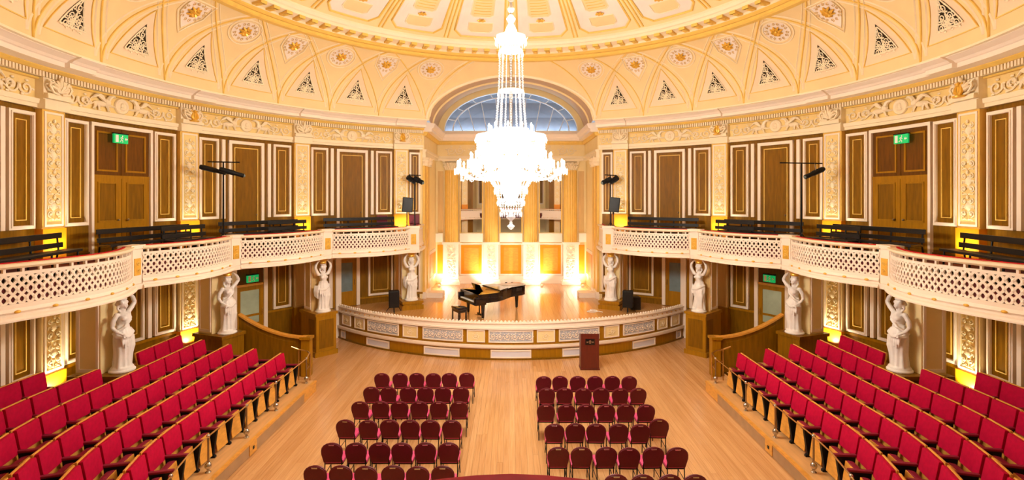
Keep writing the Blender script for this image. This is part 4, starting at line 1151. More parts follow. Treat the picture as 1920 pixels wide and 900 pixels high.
light_stand('tall black pole with two theatre spotlights on a crossbar, left gallery', -68.6, 9.85, 2.78, (-.5,.52), [(-.34,2.52,(.92,.5,-.28),.75,.085),(.26,2.44,(.92,.5,-.30),.72,.085)])
light_stand('tall black pole with one theatre spotlight on a long crossbar, right gallery', 69.2, 9.85, 2.74, (-.68,.66), [(.42,2.42,(-.9,-.2,-.36),.75,.085)])
light_stand('black pole with a clustered pair of spotlights at the stage end of the left gallery', -23.6, 10.45, 2.62, (-.26,.26), [(-.16,2.42,(.6,.5,-.5),.42,.12),(.16,2.38,(.9,-.1,-.5),.44,.12)], .22)
light_stand('black pole with a clustered pair of spotlights at the stage end of the right gallery', 24.3, 10.55, 2.62, (-.26,.26), [(.16,2.40,(-.6,.5,-.5),.42,.12),(-.16,2.36,(-.9,-.1,-.4),.44,.12)])
def speaker(label, loc, h, rz, tilt=0, size=(.42,.36,.62), grp='loudspeakers on stands'):
    o = thing('loudspeaker', label, 'loudspeaker', loc, rz, grp)
    m = MB(); m.tube([(0,0,0),(0,0,h)], .02, 7); m.obj('stand_pole', 'black_metal', o)
    for q in range(3):
        t = q*2*PI/3+.5; m = MB(); m.tube([(0,0,.5),(.34*math.cos(t),.34*math.sin(t),.015)], .013, 6); m.obj('leg', 'black_metal', o)
    w, d, hh = size; Mx = TR(0,0,h) @ RY(tilt)
    m = MB(); m.bbox(-w/2,w/2,-d/2,d/2,0,hh,.02,Mx); c = m.obj('cabinet', 'black_metal', o)
    m = MB(); m.bbox(-w/2+.02,w/2-.02,-d/2-.012,-d/2,.02,hh-.02,.004,Mx); m.obj('grille', 'bench_black', c)
speaker('black loudspeaker on a slim stand at the stage end of the left gallery', P(-26.2, 9.95, ZG), 1.02, .25, .08)
speaker('black loudspeaker on a slim stand at the stage end of the right gallery', P(25.9, 9.95, ZG), 1.02, -.25, .10)
speaker('black loudspeaker on a stand at the left end of the stage', (-4.72, 7.95, ZS), .22, .3, 0, (.40,.36,.66))
speaker('black loudspeaker on a stand at the right end of the stage', (4.72, 7.95, ZS), .22, -.3, 0, (.40,.36,.66))
def gal_chair(label, a, r, rz):
    o = thing('upholstered_chair', label, 'chair', P(a, r, ZG), rz)
    m = MB(); m.bbox(-.24,.24,-.24,.22,.36,.46,.02); m.obj('seat', 'maroon', o)
    m = MB(); m.bbox(-.23,.23,.18,.25,.46,.86,.03); m.obj('backrest', 'maroon', o)
    for x in (-.2,.2):
        for y in (-.2,.2): m = MB(); m.tube([(x,y,0),(x*.95,y*.95,.37)], .014, 6); m.obj('leg', 'black_metal', o)
gal_chair('maroon chair beside the lighting pole at the stage end of the left gallery', -22.9, 11.0, .3)
gal_chair('maroon chair behind the first bench of the left gallery', -30.6, 10.95, .2)
# ================================================================== floor
XA = 5.94                                       # edge of the raked seating
fl = struct('floor', 'polished golden boards of the hall floor', 'floor')
b = MB(); b.box(-11.6,11.6,-11.6,11.2,-.25,-.03); b.obj('subfloor', 'riser', fl)
PW = .135; npl = int(2*7.6/PW); planks = {}
for i in range(npl+1):
    x0 = -7.6+i*PW; y = -9.0-random.random()*4; yend = 9.6
    if abs(x0+PW/2) > XA+.05: y = 2.6
    while y < yend:
        Lp = random.choice((6.8, 8.2, 9.4)); 
        if yend-(y+Lp) < 3.0: Lp = yend-y
        key = round(Lp, 2)
        if key not in planks:
            m = MB(); m.box(.0015, PW-.0015, .0015, Lp-.0015, -.03, 0); planks[key] = m.mesh('plank', 'floorboards')
        put(planks[key], 'plank', fl, (x0, y, 0)); y += Lp
# ================================================================== stage
SCY, SRR = 16.13, 10.3
SA = math.degrees(math.asin(7.25/SRR))
def sp(a, d=0.0, z=0.0):      # a degrees from the front centre, d outwards to the audience
    t = rad(a); r = SRR+d; return (r*math.sin(t), SCY-r*math.cos(t), z)
sg = struct('trim_6', 'stage platform with golden boards and a carved curved front', 'stage')
def sbox(mb, a0, a1, d0, d1, z0, z1, n=None):
    n = n or max(1, int(abs(a1-a0)/1.5+.5)); vs = []; fs = []
    for i in range(n+1):
        a = lerp(a0,a1,i/n); vs += [sp(a,d0,z0), sp(a,d1,z0), sp(a,d1,z1), sp(a,d0,z1)]
    for i in range(n):
        for k in range(4): fs.append((i*4+k, i*4+(k+1)%4, i*4+4+(k+1)%4, i*4+4+k))
    fs += [(3,2,1,0), (n*4,n*4+1,n*4+2,n*4+3)]; return mb.add(vs, fs)
# stage boards: strips across the depth of the stage
m = MB(); sb = {}
NB = 60
for i in range(NB):
    x0, x1 = lerp(-7.3,7.3,i/NB), lerp(-7.3,7.3,(i+1)/NB); xm = (x0+x1)/2
    yf = SCY-math.sqrt(SRR**2-xm**2)+.05; yb = min(YB, math.sqrt(max(0,(R+.02)**2-xm**2)) if abs(xm) > XJ else YB)
    q = MB(); q.box(x0+.001,x1-.001,yf,yb,ZS-.04,ZS); q.obj('plank', 'stage_boards', sg)
b = MB(); sbox(b, -SA, SA, -.10, -.02, 0, ZS-.02); b.obj('front_backing', 'wood_light', sg)
b = MB(); sbox(b, -SA, SA, -.14, .0, 1.14, 1.30); sbox(b, -SA, SA, -.10, .05, 1.10, 1.16); sbox(b, -SA, SA, -.17, .03, 1.30, 1.34); b.obj('parapet_cap', 'white_trim', sg)
TOOTH = MB(); TOOTH.prism([(-.05,0),(.05,0),(.045,.045),(.02,.075),(0,.085),(-.02,.075),(-.045,.045)], -.03, .03, None, 'y'); TOOTH = TOOTH.mesh('leaf_crest', 'white_trim')
nt_ = 116
for i in range(nt_):
    a = lerp(-SA+.4, SA-.4, i/(nt_-1)); put(TOOTH, 'leaf_crest', sg, sp(a,-.06,1.335), rad(a))
b = MB(); sbox(b, -SA, SA, -.04, .07, .45, .54); sbox(b, -SA, SA, -.04, .04, .41, .45); b.obj('string_course', 'white_trim', sg)
b = MB(); sbox(b, -SA, SA, -.04, .03, 0, .06); b.obj('base_fillet', 'wood', sg)
# carved panels: long and short alternating, measured from the centre
def scroll_panel(w, h, dens):
    m = MB(); n = max(1, int(w/h*dens))
    for i in range(n):
        x = -w/2+w*(i+.5)/n
        m.tube(spiral(x, 0, h*.36, 1.5, 0 if i % 2 else PI, i % 2 == 0, -.012, 14), .013, 4)
        for q in range(5):
            a = q*1.26; m.ell((x+h*.40*math.cos(a), -.012, h*.38*math.sin(a)), (.03,.012,.018), 5, 4)
        m.ell((x,-.02,0), (.035,.02,.035), 6, 4)
    return m
def stage_panel(ac, w, long):
    h = .44; zc = .85; a = math.degrees(w/2/SRR)
    f = MB(); t = math.degrees(.035/SRR)
    sbox(f, ac-a, ac+a, -.02, .03, zc+h/2-.035, zc+h/2); sbox(f, ac-a, ac+a, -.02, .03, zc-h/2, zc-h/2+.035); sbox(f, ac-a, ac-a+t, -.02, .03, zc-h/2+.035, zc+h/2-.035, 1); sbox(f, ac+a-t, ac+a, -.02, .03, zc-h/2+.035, zc+h/2-.035, 1)
    fo = f.obj('panel_frame', 'white_trim', sg)
    f = MB(); sbox(f, ac-a+t, ac+a-t, -.02, .005, zc-h/2+.035, zc+h/2-.035); f.obj('panel_field', 'panel_blue' if long else 'cream', fo)
    nseg = 3 if long else 1
    for q in range(nseg):
        aq = lerp(ac-a, ac+a, (q+.5)/nseg)
        put(SPL if long else SPS, 'panel_scroll', fo, sp(aq, .006, zc), rad(aq))
mat('panel_blue', (.50,.49,.52), .6, var=.25, scale=25)
SPL = scroll_panel(.5, .34, 1.9).mesh('panel_scroll', 'white_trim', True); SPS = scroll_panel(.42, .34, .9).mesh('panel_scroll', 'ivory', True)
lay = [(0,1.62,True)]
for ac, w_, lg in ((7.1,.66,False),(14.2,1.58,True),(21.6,.64,False),(28.9,1.58,True),(36.1,.60,False),(41.0,.60,False)): lay += [(ac,w_,lg),(-ac,w_,lg)]
for ac, w_, lg in lay: 
    if abs(ac)+math.degrees(w_/2/SRR) < SA: stage_panel(ac, w_, lg)
VENT = [(0,4.1),(14.4,3.9),(-14.4,3.9),(30.3,3.3),(-30.3,3.3),(42.4,.9),(-42.4,.9)]
for ac2, hw in VENT:
    v = MB(); sbox(v, ac2-hw, ac2+hw, -.03, .012, .08, .35); vo = v.obj('vent_panel', 'vent', sg)
    v = MB(); t = .2
    sbox(v, ac2-hw, ac2+hw, -.02, .03, .31, .36); sbox(v, ac2-hw, ac2+hw, -.02, .03, .07, .115); sbox(v, ac2-hw, ac2-hw+t, -.02, .03, .10, .33, 1); sbox(v, ac2+hw-t, ac2+hw, -.02, .03, .10, .33, 1); v.obj('vent_frame', 'white_trim', vo)
for s in (-1,1):        # white end posts of the stage front
    e = sp(s*(SA+.35)); p = MB(); p.box(-.09,.09,-.12,.12,0,3.6, TR(e[0],e[1],0) @ RZ(rad(s*SA))); p.obj('end_post', 'white_trim', sg)

# ================================================================== raked seating
PITCH, RISE, Z1 = .75, .13, .32
def bend(y): return .08*max(0.0, -y-2.2)**2        # the rows curve in towards the hall at their near end
ROWX = [6.69, 7.50, 8.24, 9.03, 9.72, 10.5]
YEND = 2.84; YNEAR = -6.6
for s in (-1,1):
    nm = SIDE[s]; pf = struct('trim_%d' % (7 if s < 0 else 8), 'stepped timber platform carrying the %s bank of red seats' % nm, 'platform')
    for k in range(6):
        x0 = XA if k == 0 else ROWX[k-1]+.16; x1 = ROWX[k]+.16; zt = Z1+RISE*k
        yn = YNEAR if k < 4 else -math.sqrt(max(.1,(R-.05)**2-x1**2)); ye = YEND
        if k == 5: x1 = 11.35; yn = -1.9 if False else -3.3; ye = YEND-.2
        ysm = [lerp(ye, yn, i/14) for i in range(15)]
        def edge(xx): return [(s*(xx-bend(y)), y) for y in ysm]
        outer = edge(x1) if k < 5 else [(s*x1, y) for y in ysm]
        m = MB(); m.prism(edge(x0)+outer[::-1], -.02, zt); m.obj('platform_step', 'platform', pf)
        def strip(xa, xb, z0, z1, ya, yb):
            q = MB(); yy = [lerp(ya, yb, i/14) for i in range(15)]
            return q.prism([(s*(xa-bend(y)), y) for y in yy]+[(s*(xb-bend(y)), y) for y in yy[::-1]], z0, z1)
        if k == 0:
            strip(x0-.012, x0, .01, zt-.04, YEND-.9, yn).obj('riser_board', 'riser', pf)
            q = MB(); q.box(*sorted((s*(x0-.014),s*x0)), YEND-.9, ye, .01, zt-.02); q.obj('riser_lit_end', 'seat_wood', pf)  # light on this end of the riser painted as a brighter wood
            strip(x0-.03, x0+.05, zt-.04, zt+.006, ye, yn).obj('nosing', 'seat_wood', pf)
    sk = thing('floor_socket', 'square brass floor socket plate set in the riser of the %s platform' % nm, 'socket', (s*(XA-.02), -1.02, .16), 0)
    m = MB(); m.box(*sorted((s*-.012,s*.008)),-.16,.16,-.13,.13); m.obj('plate', 'seat_wood', sk); m = MB(); m.box(*sorted((s*-.02,s*-.012)),-.035,.035,-.035,.035); m.obj('socket_hole', 'black_metal', sk)
    # steps behind the seats up to the exit door
    stp = struct('trim_%d' % (9 if s < 0 else 10), 'timber steps rising beside the %s balustrade to the exit door' % nm, 'steps')
    for q in range(6):
        xa, xb = 7.0+.5*q, 11.2; m = MB(); m.box(*sorted((s*xa,s*xb)), YEND+.0, 4.05, -.01, .16*(q+1)); so = m.obj('step', 'platform', stp)
        m = MB(); m.box(*sorted((s*(xa-.01),s*(xa+.06))), YEND, 4.05, .16*(q+1)-.03, .16*(q+1)+.006); m.obj('nosing', 'steel', so)
    m = MB(); m.pbox(s*54, s*70, 10.4, R-.22, .0, .60); m.obj('landing', 'platform', stp)

def seat_proto():
    o = thing('theatre_seat', 'red tip-up theatre seat', 'theatre seat')
    W_ = .56; Mx = TR(0,-.02,.56) @ RX(rad(10))
    m = MB(); m.bbox(-W_/2,W_/2,-.01,.075,.0,.42,.03,Mx); m.obj('back_cushion', 'velvet', o, smooth=True)
    m = MB(); m.bbox(-W_/2-.006,W_/2+.006,-.05,-.008,-.14,.435,.012,Mx); m.obj('back_shell', 'seat_wood', o)
    Ms = TR(0,.32,.07) @ RX(rad(8))
    m = MB(); m.bbox(-.225,.225,-.14,-.005,.06,.51,.03,Ms); sc_ = m.obj('seat_cushion', 'arm_red', o, smooth=True)
    m = MB(); m.bbox(-.205,.205,-.005,.018,.0,.50,.006,Ms); m.obj('seat_board', 'seat_wood', sc_)
    m = MB(); m.bbox(-.318,-.24,.02,.44,.60,.645,.015); am = m.obj('armrest', 'arm_red', o)
    m = MB(); m.prism([(.06,.0),(.36,.0),(.36,.04),(.32,.06),(.40,.60),(.05,.60),(.10,.05),(.06,.03)], -.312, -.245, None, 'y')
    m.v = [(y, x, z) for x, y, z in m.v]; m.obj('standard', 'black_metal', o)
    return o
PROTO = seat_proto(); first = [True]
def arm_extra(o):
    for c in list(o.children):
        if c.name.split('.')[0] in ('armrest','standard'):
            d = c.copy(); COL.objects.link(d); d.parent = o; d.location = (.56+.0,0,0) if False else (.562,0,0)
SP = .60
ROWN = ['front', 'second', 'third', 'fourth', 'fifth', 'back']
def cardinal(n):
    T = ['first','second','third','fourth','fifth','sixth','seventh','eighth','ninth','tenth','eleventh','twelfth','thirteenth','fourteenth','fifteenth']
    return T[n]
for s in (-1,1):
    for k in range(6):
        z = Z1+RISE*k; x = ROWX[k]; y = YEND-.72; n = 0
        while True:
            gone = False
            if k == 4 and -.80 < y < .80: gone = True
            if k == 5 and (y > .75+.6 or y > -.9): gone = True
            lim = -6.1 if k < 4 else (-5.0 if k == 4 else -2.9)
            if y < lim: break
            if not gone:
                if first[0]: o = PROTO; first[0] = False
                else: o = copy_tree(PROTO)
                tl = math.atan(.16*max(0.0, -y-2.2)); o.location = (s*(x-bend(y)), y, z); o.rotation_euler = (0,0, -PI/2+tl if s < 0 else PI/2-tl)
                o['label'] = 'red tip-up theatre seat, %s from the stage in the %s row of the %s bank' % (cardinal(n), ROWN[k], SIDE[s])
                o['group'] = 'red theatre seats of the side banks'
                if n == 0 and s > 0 or (n == 0 and s < 0): pass
                n += 1
            y -= SP

# brass posts and rope rail along the platform edge
def rail_post(parent, y):
    m = MB(); m.tube([(0,0,.22),(0,0,.70)], .02, 8); o = m.obj('rail_post', 'bronze', parent, ((-bend(y) if parent.location.x > 0 else bend(y)),y,0))
    m = MB(); m.lathe([(0,0),(.055,0),(.055,.012),(.03,.03),(.028,.06),(.06,.10),(.066,.135),(.06,.17),(.028,.20),(.024,.23)], 12); m.obj('foot', 'steel', o, smooth=True)
    m = MB(); m.ell((0,0,.735), (.038,.038,.042), 10, 6); m.obj('finial', 'steel', o, smooth=True)
for s in (-1,1):
    nm = SIDE[s]; ys = [2.62, .62, -.88, -2.4, -3.9]
    ra = thing('hand_rail', 'slim brass hand rail on bronze posts before the front row of the %s bank' % nm, 'hand rail', (s*(XA+.2), 0, Z1))
    for y in ys: rail_post(ra, y)
    m = MB(); pts = [(-s*bend(y),y,.735) for y in (-5.2,-4.5,-3.9,-3.1,-2.4,-.88,.62)]+[(0,2.62,.735)]
    m.tube(pts, .016, 7); m.obj('rail', 'brass', ra)
    m = MB(); m.tube([(0,2.62,.735),(s*.03,2.95,.80),(s*.25,3.25,.78),(s*.55,3.4,.78),(s*.75,3.3,.9)], .022, 7); m.obj('curved_end', 'brass', ra, smooth=True)
    m = MB(); m.tube([(0,2.62,.40),(s*.03,2.95,.42),(s*.25,3.25,.42),(s*.55,3.4,.42)], .016, 6); m.obj('lower_rail', 'brass', ra, smooth=True)
    for x, y, z0 in ((s*.03,2.98,-.32),(s*.55,3.40,-.32)):
        m = MB(); m.tube([(x,y,z0),(x,y,.79)], .018, 7); m.lathe([(0,z0),(.06,z0),(.05,z0+.03),(.02,z0+.06)], 10, (x,y,0)); m.obj('rail_support', 'brass', ra, smooth=True)
    # curved oak balustrade
    ba = thing('curved_balustrade', 'curved oak balustrade wall sweeping down to the floor on the %s' % nm, 'balustrade', (0,0,0), 0)
    N = 20; A_ = (s*8.95, 4.16); B_ = (s*6.75, 4.2); vs = []; vt = []; fs = []; cap = []; mould = []
    for i in range(N+1):
        t = i/N; x = lerp(A_[0],B_[0],t); y = lerp(A_[1],B_[1],t)+.0; z = 1.24+.76*(1-t)**2.0
        vs += [(x,y-.06,0),(x,y+.06,0),(x,y+.06,z),(x,y-.06,z)]; cap += [(x,y-.10,z),(x,y+.10,z),(x,y+.10,z+.06),(x,y-.10,z+.06)]
        mould += [(x,y-.075,.25),(x,y-.055,.25),(x,y-.055,z-.14),(x,y-.075,z-.14)]
    for i in range(N):
        for k in range(4): fs.append((i*4+k,i*4+(k+1)%4,i*4+4+(k+1)%4,i*4+4+k))
    fs += [(0,1,2,3),(N*4,N*4+1,N*4+2,N*4+3)]
    m = MB(); m.add(vs,fs); m.obj('wall_panel', 'wood', ba); m = MB(); m.add(cap,fs); m.obj('capping', 'seat_wood', ba)
    m = MB(); m.add(mould[4*2:4*(N-2)], [f for f in fs[:4*(N-5)]]); m.obj('raised_panel', 'wood', ba)
    m = MB(); m.bbox(B_[0]-.14,B_[0]+.14,B_[1]-.14,B_[1]+.14,0,1.22,.01); m.box(B_[0]-.18,B_[0]+.18,B_[1]-.18,B_[1]+.18,1.22,1.30); m.obj('newel_post', 'wood_light', ba)

# ================================================================== banquet chairs
def chair_proto():
    o = thing('banquet_chair', 'maroon banquet chair', 'chair')
    # local: faces +y, back at -y
    def out(w0, w1, z0, z1, n=9):
        pts = [(-w0, z0), (w0, z0), (w1, lerp(z0,z1,.45))]
        for i in range(n+1):
            t = PI*i/n; pts.append((w1*math.cos(t)*1.0, lerp(z0,z1,.62)+(z1-lerp(z0,z1,.62))*math.sin(t)))
        pts.append((-w1, lerp(z0,z1,.45))); return pts
    Mb = TR(0,-.20,0) @ RX(rad(7))
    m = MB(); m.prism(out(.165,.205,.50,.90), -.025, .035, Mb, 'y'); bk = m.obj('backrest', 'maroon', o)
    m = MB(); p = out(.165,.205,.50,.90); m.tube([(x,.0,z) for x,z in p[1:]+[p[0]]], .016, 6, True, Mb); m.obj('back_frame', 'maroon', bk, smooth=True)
    m = MB(); m.bbox(-.055,.055,-.032,.04,.862,.888,.006,Mb); m.obj('grip_slot', 'steel', bk)
    m = MB(); m.bbox(-.20,.20,-.19,.23,.42,.49,.028); m.obj('seat', 'maroon_lit', o, smooth=True)
    m = MB(); m.box(-.19,.19,-.18,.21,.40,.425); m.obj('seat_frame', 'black_metal', o)
    for s in (-1,1):
        m = MB(); m.tube([(s*.17,-.255,.0),(s*.17,-.205,.30),(s*.17,-.19,.48),(s*.17,-.235,.60)], .011, 6); m.obj('leg', 'black_metal', o)
        m = MB(); m.tube([(s*.18,.24,.0),(s*.175,.19,.40)], .011, 6); m.obj('leg', 'black_metal', o)
        m = MB(); m.tube([(s*.172,-.22,.2),(s*.177,.215,.2)], .008, 5); m.obj('stretcher', 'black_metal', o)
    return o
CH = chair_proto(); cfirst = True
ROWS_L = [(699,[716,750,782,812,843,875]),(725,[696,729,764,797,831,864]),(752,[676,713,748,785,822,860]),(787,[648,691,730,769,807,847]),(830,[621,666,710,754,796,841]),(873,[591,638,687,735,782.5,831])]
ROWS_R = [(705,[1019,1051,1084,1116,1147.5,1179]),(727,[1026,1059.5,1094,1128,1162,1196]),(758,[1024,1062,1098.6,1136.5,1174,1211]),(794,[1040,1079,1119,1160,1200,1243]),(838,[1047,1091,1136.5,1180.5,1224.5,1270]),(889,[1156,1206,1256,1304])]
RN = ['front', 'second', 'third', 'fourth', 'fifth', 'sixth']
rc = random.Random(3)
for s, rows in ((-1, ROWS_L), (1, ROWS_R)):
    for k, (py, xs) in enumerate(rows):
        d = 966.9*(CAM_Z-.905)/(py-369.7); y = CAM_Y+d+.30
        for i, px in enumerate(xs):
            x = (px-958)/966.9*d; dy = rc.uniform(-.02,.02)
            if s > 0 and k == 3 and i == 5: dy = .25
            o = CH if cfirst else copy_tree(CH); cfirst = False
            o.location = (x, y+dy, 0); o.rotation_euler = (0,0,rc.uniform(-.04,.04))
            o['label'] = 'maroon banquet chair, %s from the left in the %s row of the %s block' % (ORD[i], RN[k], SIDE[s]); o['group'] = 'banquet chairs on the hall floor'

# ================================================================== lectern
le = thing('lectern', 'dark red wooden lectern with a small black crest plate before the stage', 'lectern', (2.70, 4.95, 0), 0)
m = MB(); m.bbox(-.31,.31,-.20,.20,0.04,1.10,.008); m.obj('body', 'lectern_wood', le)
m = MB(); m.hexa([(-.31,-.20,1.10),(.31,-.20,1.10),(.31,.20,1.10),(-.31,.20,1.10),(-.31,-.20,1.24),(.31,-.20,1.24),(.31,.22,1.12),(-.31,.22,1.12)]); m.obj('sloped_top', 'lectern_wood', le)
m = MB(); m.box(-.33,.33,-.23,.22,0,.05); m.obj('plinth', 'lectern_wood', le)
m = MB(); m.box(-.16,.16,-.215,-.20,.86,1.06); pl = m.obj('crest_plate', 'black_gloss', le)
m = MB(); m.prism([(-.03,.90),(.03,.90),(.045,1.0),(.0,1.03),(-.045,1.0)], -.222, -.215, None, 'y'); m.box(-.12,-.06,-.222,-.215,.93,.98); m.box(.06,.12,-.222,-.215,.93,.98); m.obj('crest', 'steel', pl)

# ================================================================== grand piano and bench
PX, PY, PAN = -1.62, 7.02, rad(31)
pn = thing('grand_piano', 'black concert grand piano with its front lid folded back, on the stage', 'piano', (PX, PY, ZS), PAN)
# local: keyboard end at x=0, tail towards +x; bass side +y, treble bent side -y; width 1.5
def spine():
    pts = [(.0,-.76),(.55,-.76),(.85,-.74),(1.15,-.62),(1.45,-.42),(1.75,-.24),(2.05,-.16),(2.35,-.12),(2.55,-.02),(2.68,.18),(2.72,.40),(2.66,.62),(2.50,.74),(2.2,.76),(.0,.76)]
    return pts
S_ = spine()
m = MB(); m.prism(S_, .66, 1.00); m.obj('case', 'black_gloss', pn)
def inset(pts, k, cx=1.1, cy=.1): return [(cx+(x-cx)*k, cy+(y-cy)*k) for x, y in pts]
m = MB(); m.prism([(x,y) for x, y in inset(S_,.955) if x < 1.3]+[(1.3,.72)], 1.0, 1.006); m.obj('iron_frame', 'gold', pn)
m = MB()
for i in range(22):
    y = lerp(-.62,.68,i/21); m.tube([(.42,y,1.02),(1.25,y*.9,1.02)], .004, 4)
m.obj('strings', 'brass', pn)
lid = [(x,y) for x, y in inset(S_,1.015) if x > .98]; lid = [(.98,-.72)]+lid+[(.98,.77)]
m = MB(); m.prism(lid, 1.02, 1.05); lo = m.obj('lid', 'black_gloss', pn)
m = MB(); m.prism([(1.0,-.70),(1.40,-.46),(1.55,-.36),(1.55,.76),(1.0,.76)], 1.055, 1.08); m.obj('front_lid', 'black_gloss', pn)
m = MB(); m.box(-.10,.36,-.76,.76,.60,.70); m.obj('keybed', 'black_gloss', pn)
m = MB(); m.box(-.07,.10,-.62,.62,.70,.725); ko = m.obj('white_keys', 'keys', pn)
m = MB()
for i in range(36):
    if i % 7 in (2,6): continue
    y = lerp(-.60,.60,i/35); m.box(.0,.10,y-.006,y+.006,.725,.74)
m.obj('black_keys', 'black_gloss', ko)
for s in (-1,1):
    m = MB(); m.bbox(-.12,.36,s*.70-.07,s*.70+.07,.66,.90,.03); m.obj('cheek', 'black_gloss', pn)
m = MB(); m.box(.10,.14,-.64,.64,.72,.98, ); m.obj('fallboard', 'black_gloss', pn)
m = MB(); m.bbox(-.36,.36,-.01,.01,.0,.30,.006, TR(.42,0,1.02) @ RZ(PI/2) @ RX(rad(-28))); m.obj('music_desk', 'black_gloss', pn)
for x, y in ((.28,-.62),(.28,.62),(2.38,.36)):
    m = MB(); m.lathe([(.0,.09),(.05,.09),(.055,.12),(.06,.30),(.085,.58),(.09,.62),(.09,.67)], 10, (x,y,0)); lg = m.obj('leg', 'black_gloss', pn, smooth=True)
    m = MB(); m.ell((x,y,.045), (.05,.03,.045), 10, 6); m.obj('caster', 'brass', lg, smooth=True)
m = MB(); m.box(.50,.54,-.14,-.11,.12,.68); m.box(.50,.54,.11,.14,.12,.68); m.box(.44,.56,-.16,.16,.05,.14); ly = m.obj('pedal_lyre', 'black_gloss', pn)
for i in range(3):
    m = MB(); y = -.08+.08*i; m.bbox(.33,.46,y-.018,y+.018,.06,.08,.005); m.obj('pedal', 'brass', ly)
bx, by = PX-.55*math.cos(PAN), PY-.55*math.sin(PAN)
bn = thing('piano_bench', 'black padded piano bench at the keyboard', 'piano bench', (-1.95, 6.62, ZS), PAN)
m = MB(); m.bbox(-.19,.19,-.32,.32,.42,.53,.03); m.obj('cushion', 'black_gloss', bn, smooth=True)
m = MB(); m.box(-.17,.17,-.30,.30,.34,.42); m.obj('frame', 'black_gloss', bn)
for x in (-.15,.15):
    for y in (-.27,.27): m = MB(); m.box(x-.022,x+.022,y-.022,y+.022,0,.35); m.obj('leg', 'black_gloss', bn)
m = MB(); m.ell((0,.34,.38), (.03,.02,.03), 8, 5); m.obj('height_knob', 'black_metal', bn)
# small things on the stage
o = thing('floor_box', 'small black cable box against the back wall of the stage', 'cable box', (-.10, YB-.30, ZS))
for x in (-.16,.16):
    m = MB(); m.bbox(x-.06,x+.06,-.08,.08,0,.10,.01); m.obj('connector', 'black_metal', o)
m = MB(); m.tube([(-.12,0,.04),(.12,0,.04)], .015, 6); m.obj('link_cable', 'black_metal', o)
o = thing('equipment_case', 'black equipment case beside the right stage loudspeaker', 'case', (5.15, 8.55, ZS))
m = MB(); m.bbox(-.20,.20,-.18,.18,0,.52,.02); m.obj('body', 'bench_black', o); m = MB(); m.tube([(-.1,0,.52),(-.1,0,.57),(.1,0,.57),(.1,0,.52)], .014, 6); m.obj('handle', 'steel', o)
o = thing('coiled_cable', 'white cable lying loose on the right of the stage', 'cable', (3.35, 7.95, ZS+.012))
m = MB(); m.tube([(.35*math.cos(t*.5)*(1-t*.04), .18*math.sin(t*.5)+.02*t, .0) for t in range(22)], .012, 5); m.obj('cable_loop', 'paper', o)

# ================================================================== chandelier
ch = thing('chandelier', 'huge blazing crystal chandelier hanging in the middle of the hall', 'chandelier', (0, 0, 4.85))
CZ = 0.0   # local z: bottom finial at 0, crown about 4.9
def px2z(py): return CAM_Z-(py-369.7)/966.9*12.855-4.85
m = MB(); m.tube([(0,0,px2z(395)),(0,0,9.0)], .035, 8); m.obj('stem', 'steel', ch)
m = MB(); m.lathe([(0,px2z(431)),(.05,px2z(429)),(.10,px2z(424)),(.04,px2z(420)),(.03,px2z(414)),(.11,px2z(409)),(.13,px2z(406)),(.04,px2z(403)),(.03,px2z(398)),(0,px2z(396))], 14); m.obj('finial', 'crystal', ch, smooth=True)
BEAD = MB(); BEAD.ell((0,0,0), (.022,.022,.03), 6, 4)
def strand(pts, r=.02, n=None):
    """string of cut crystal beads along a polyline"""
    P3 = [Vector(p) for p in pts]; L = [0]
    for i in range(1,len(P3)): L.append(L[-1]+(P3[i]-P3[i-1]).length)
    n = n or max(3, int(L[-1]/.062)); m = MB(); j = 0
    for i in range(n+1):
        d = L[-1]*i/n
        while j < len(L)-2 and L[j+1] < d: j += 1
        c = P3[j].lerp(P3[j+1], (d-L[j])/max(1e-9,L[j+1]-L[j]))
        m.add([(c.x-r,c.y,c.z),(c.x,c.y-r,c.z),(c.x+r,c.y,c.z),(c.x,c.y+r,c.z),(c.x,c.y,c.z+r*1.5),(c.x,c.y,c.z-r*1.5)], [(0,1,4),(1,2,4),(2,3,4),(3,0,4),(1,0,5),(2,1,5),(3,2,5),(0,3,5)])
    return m
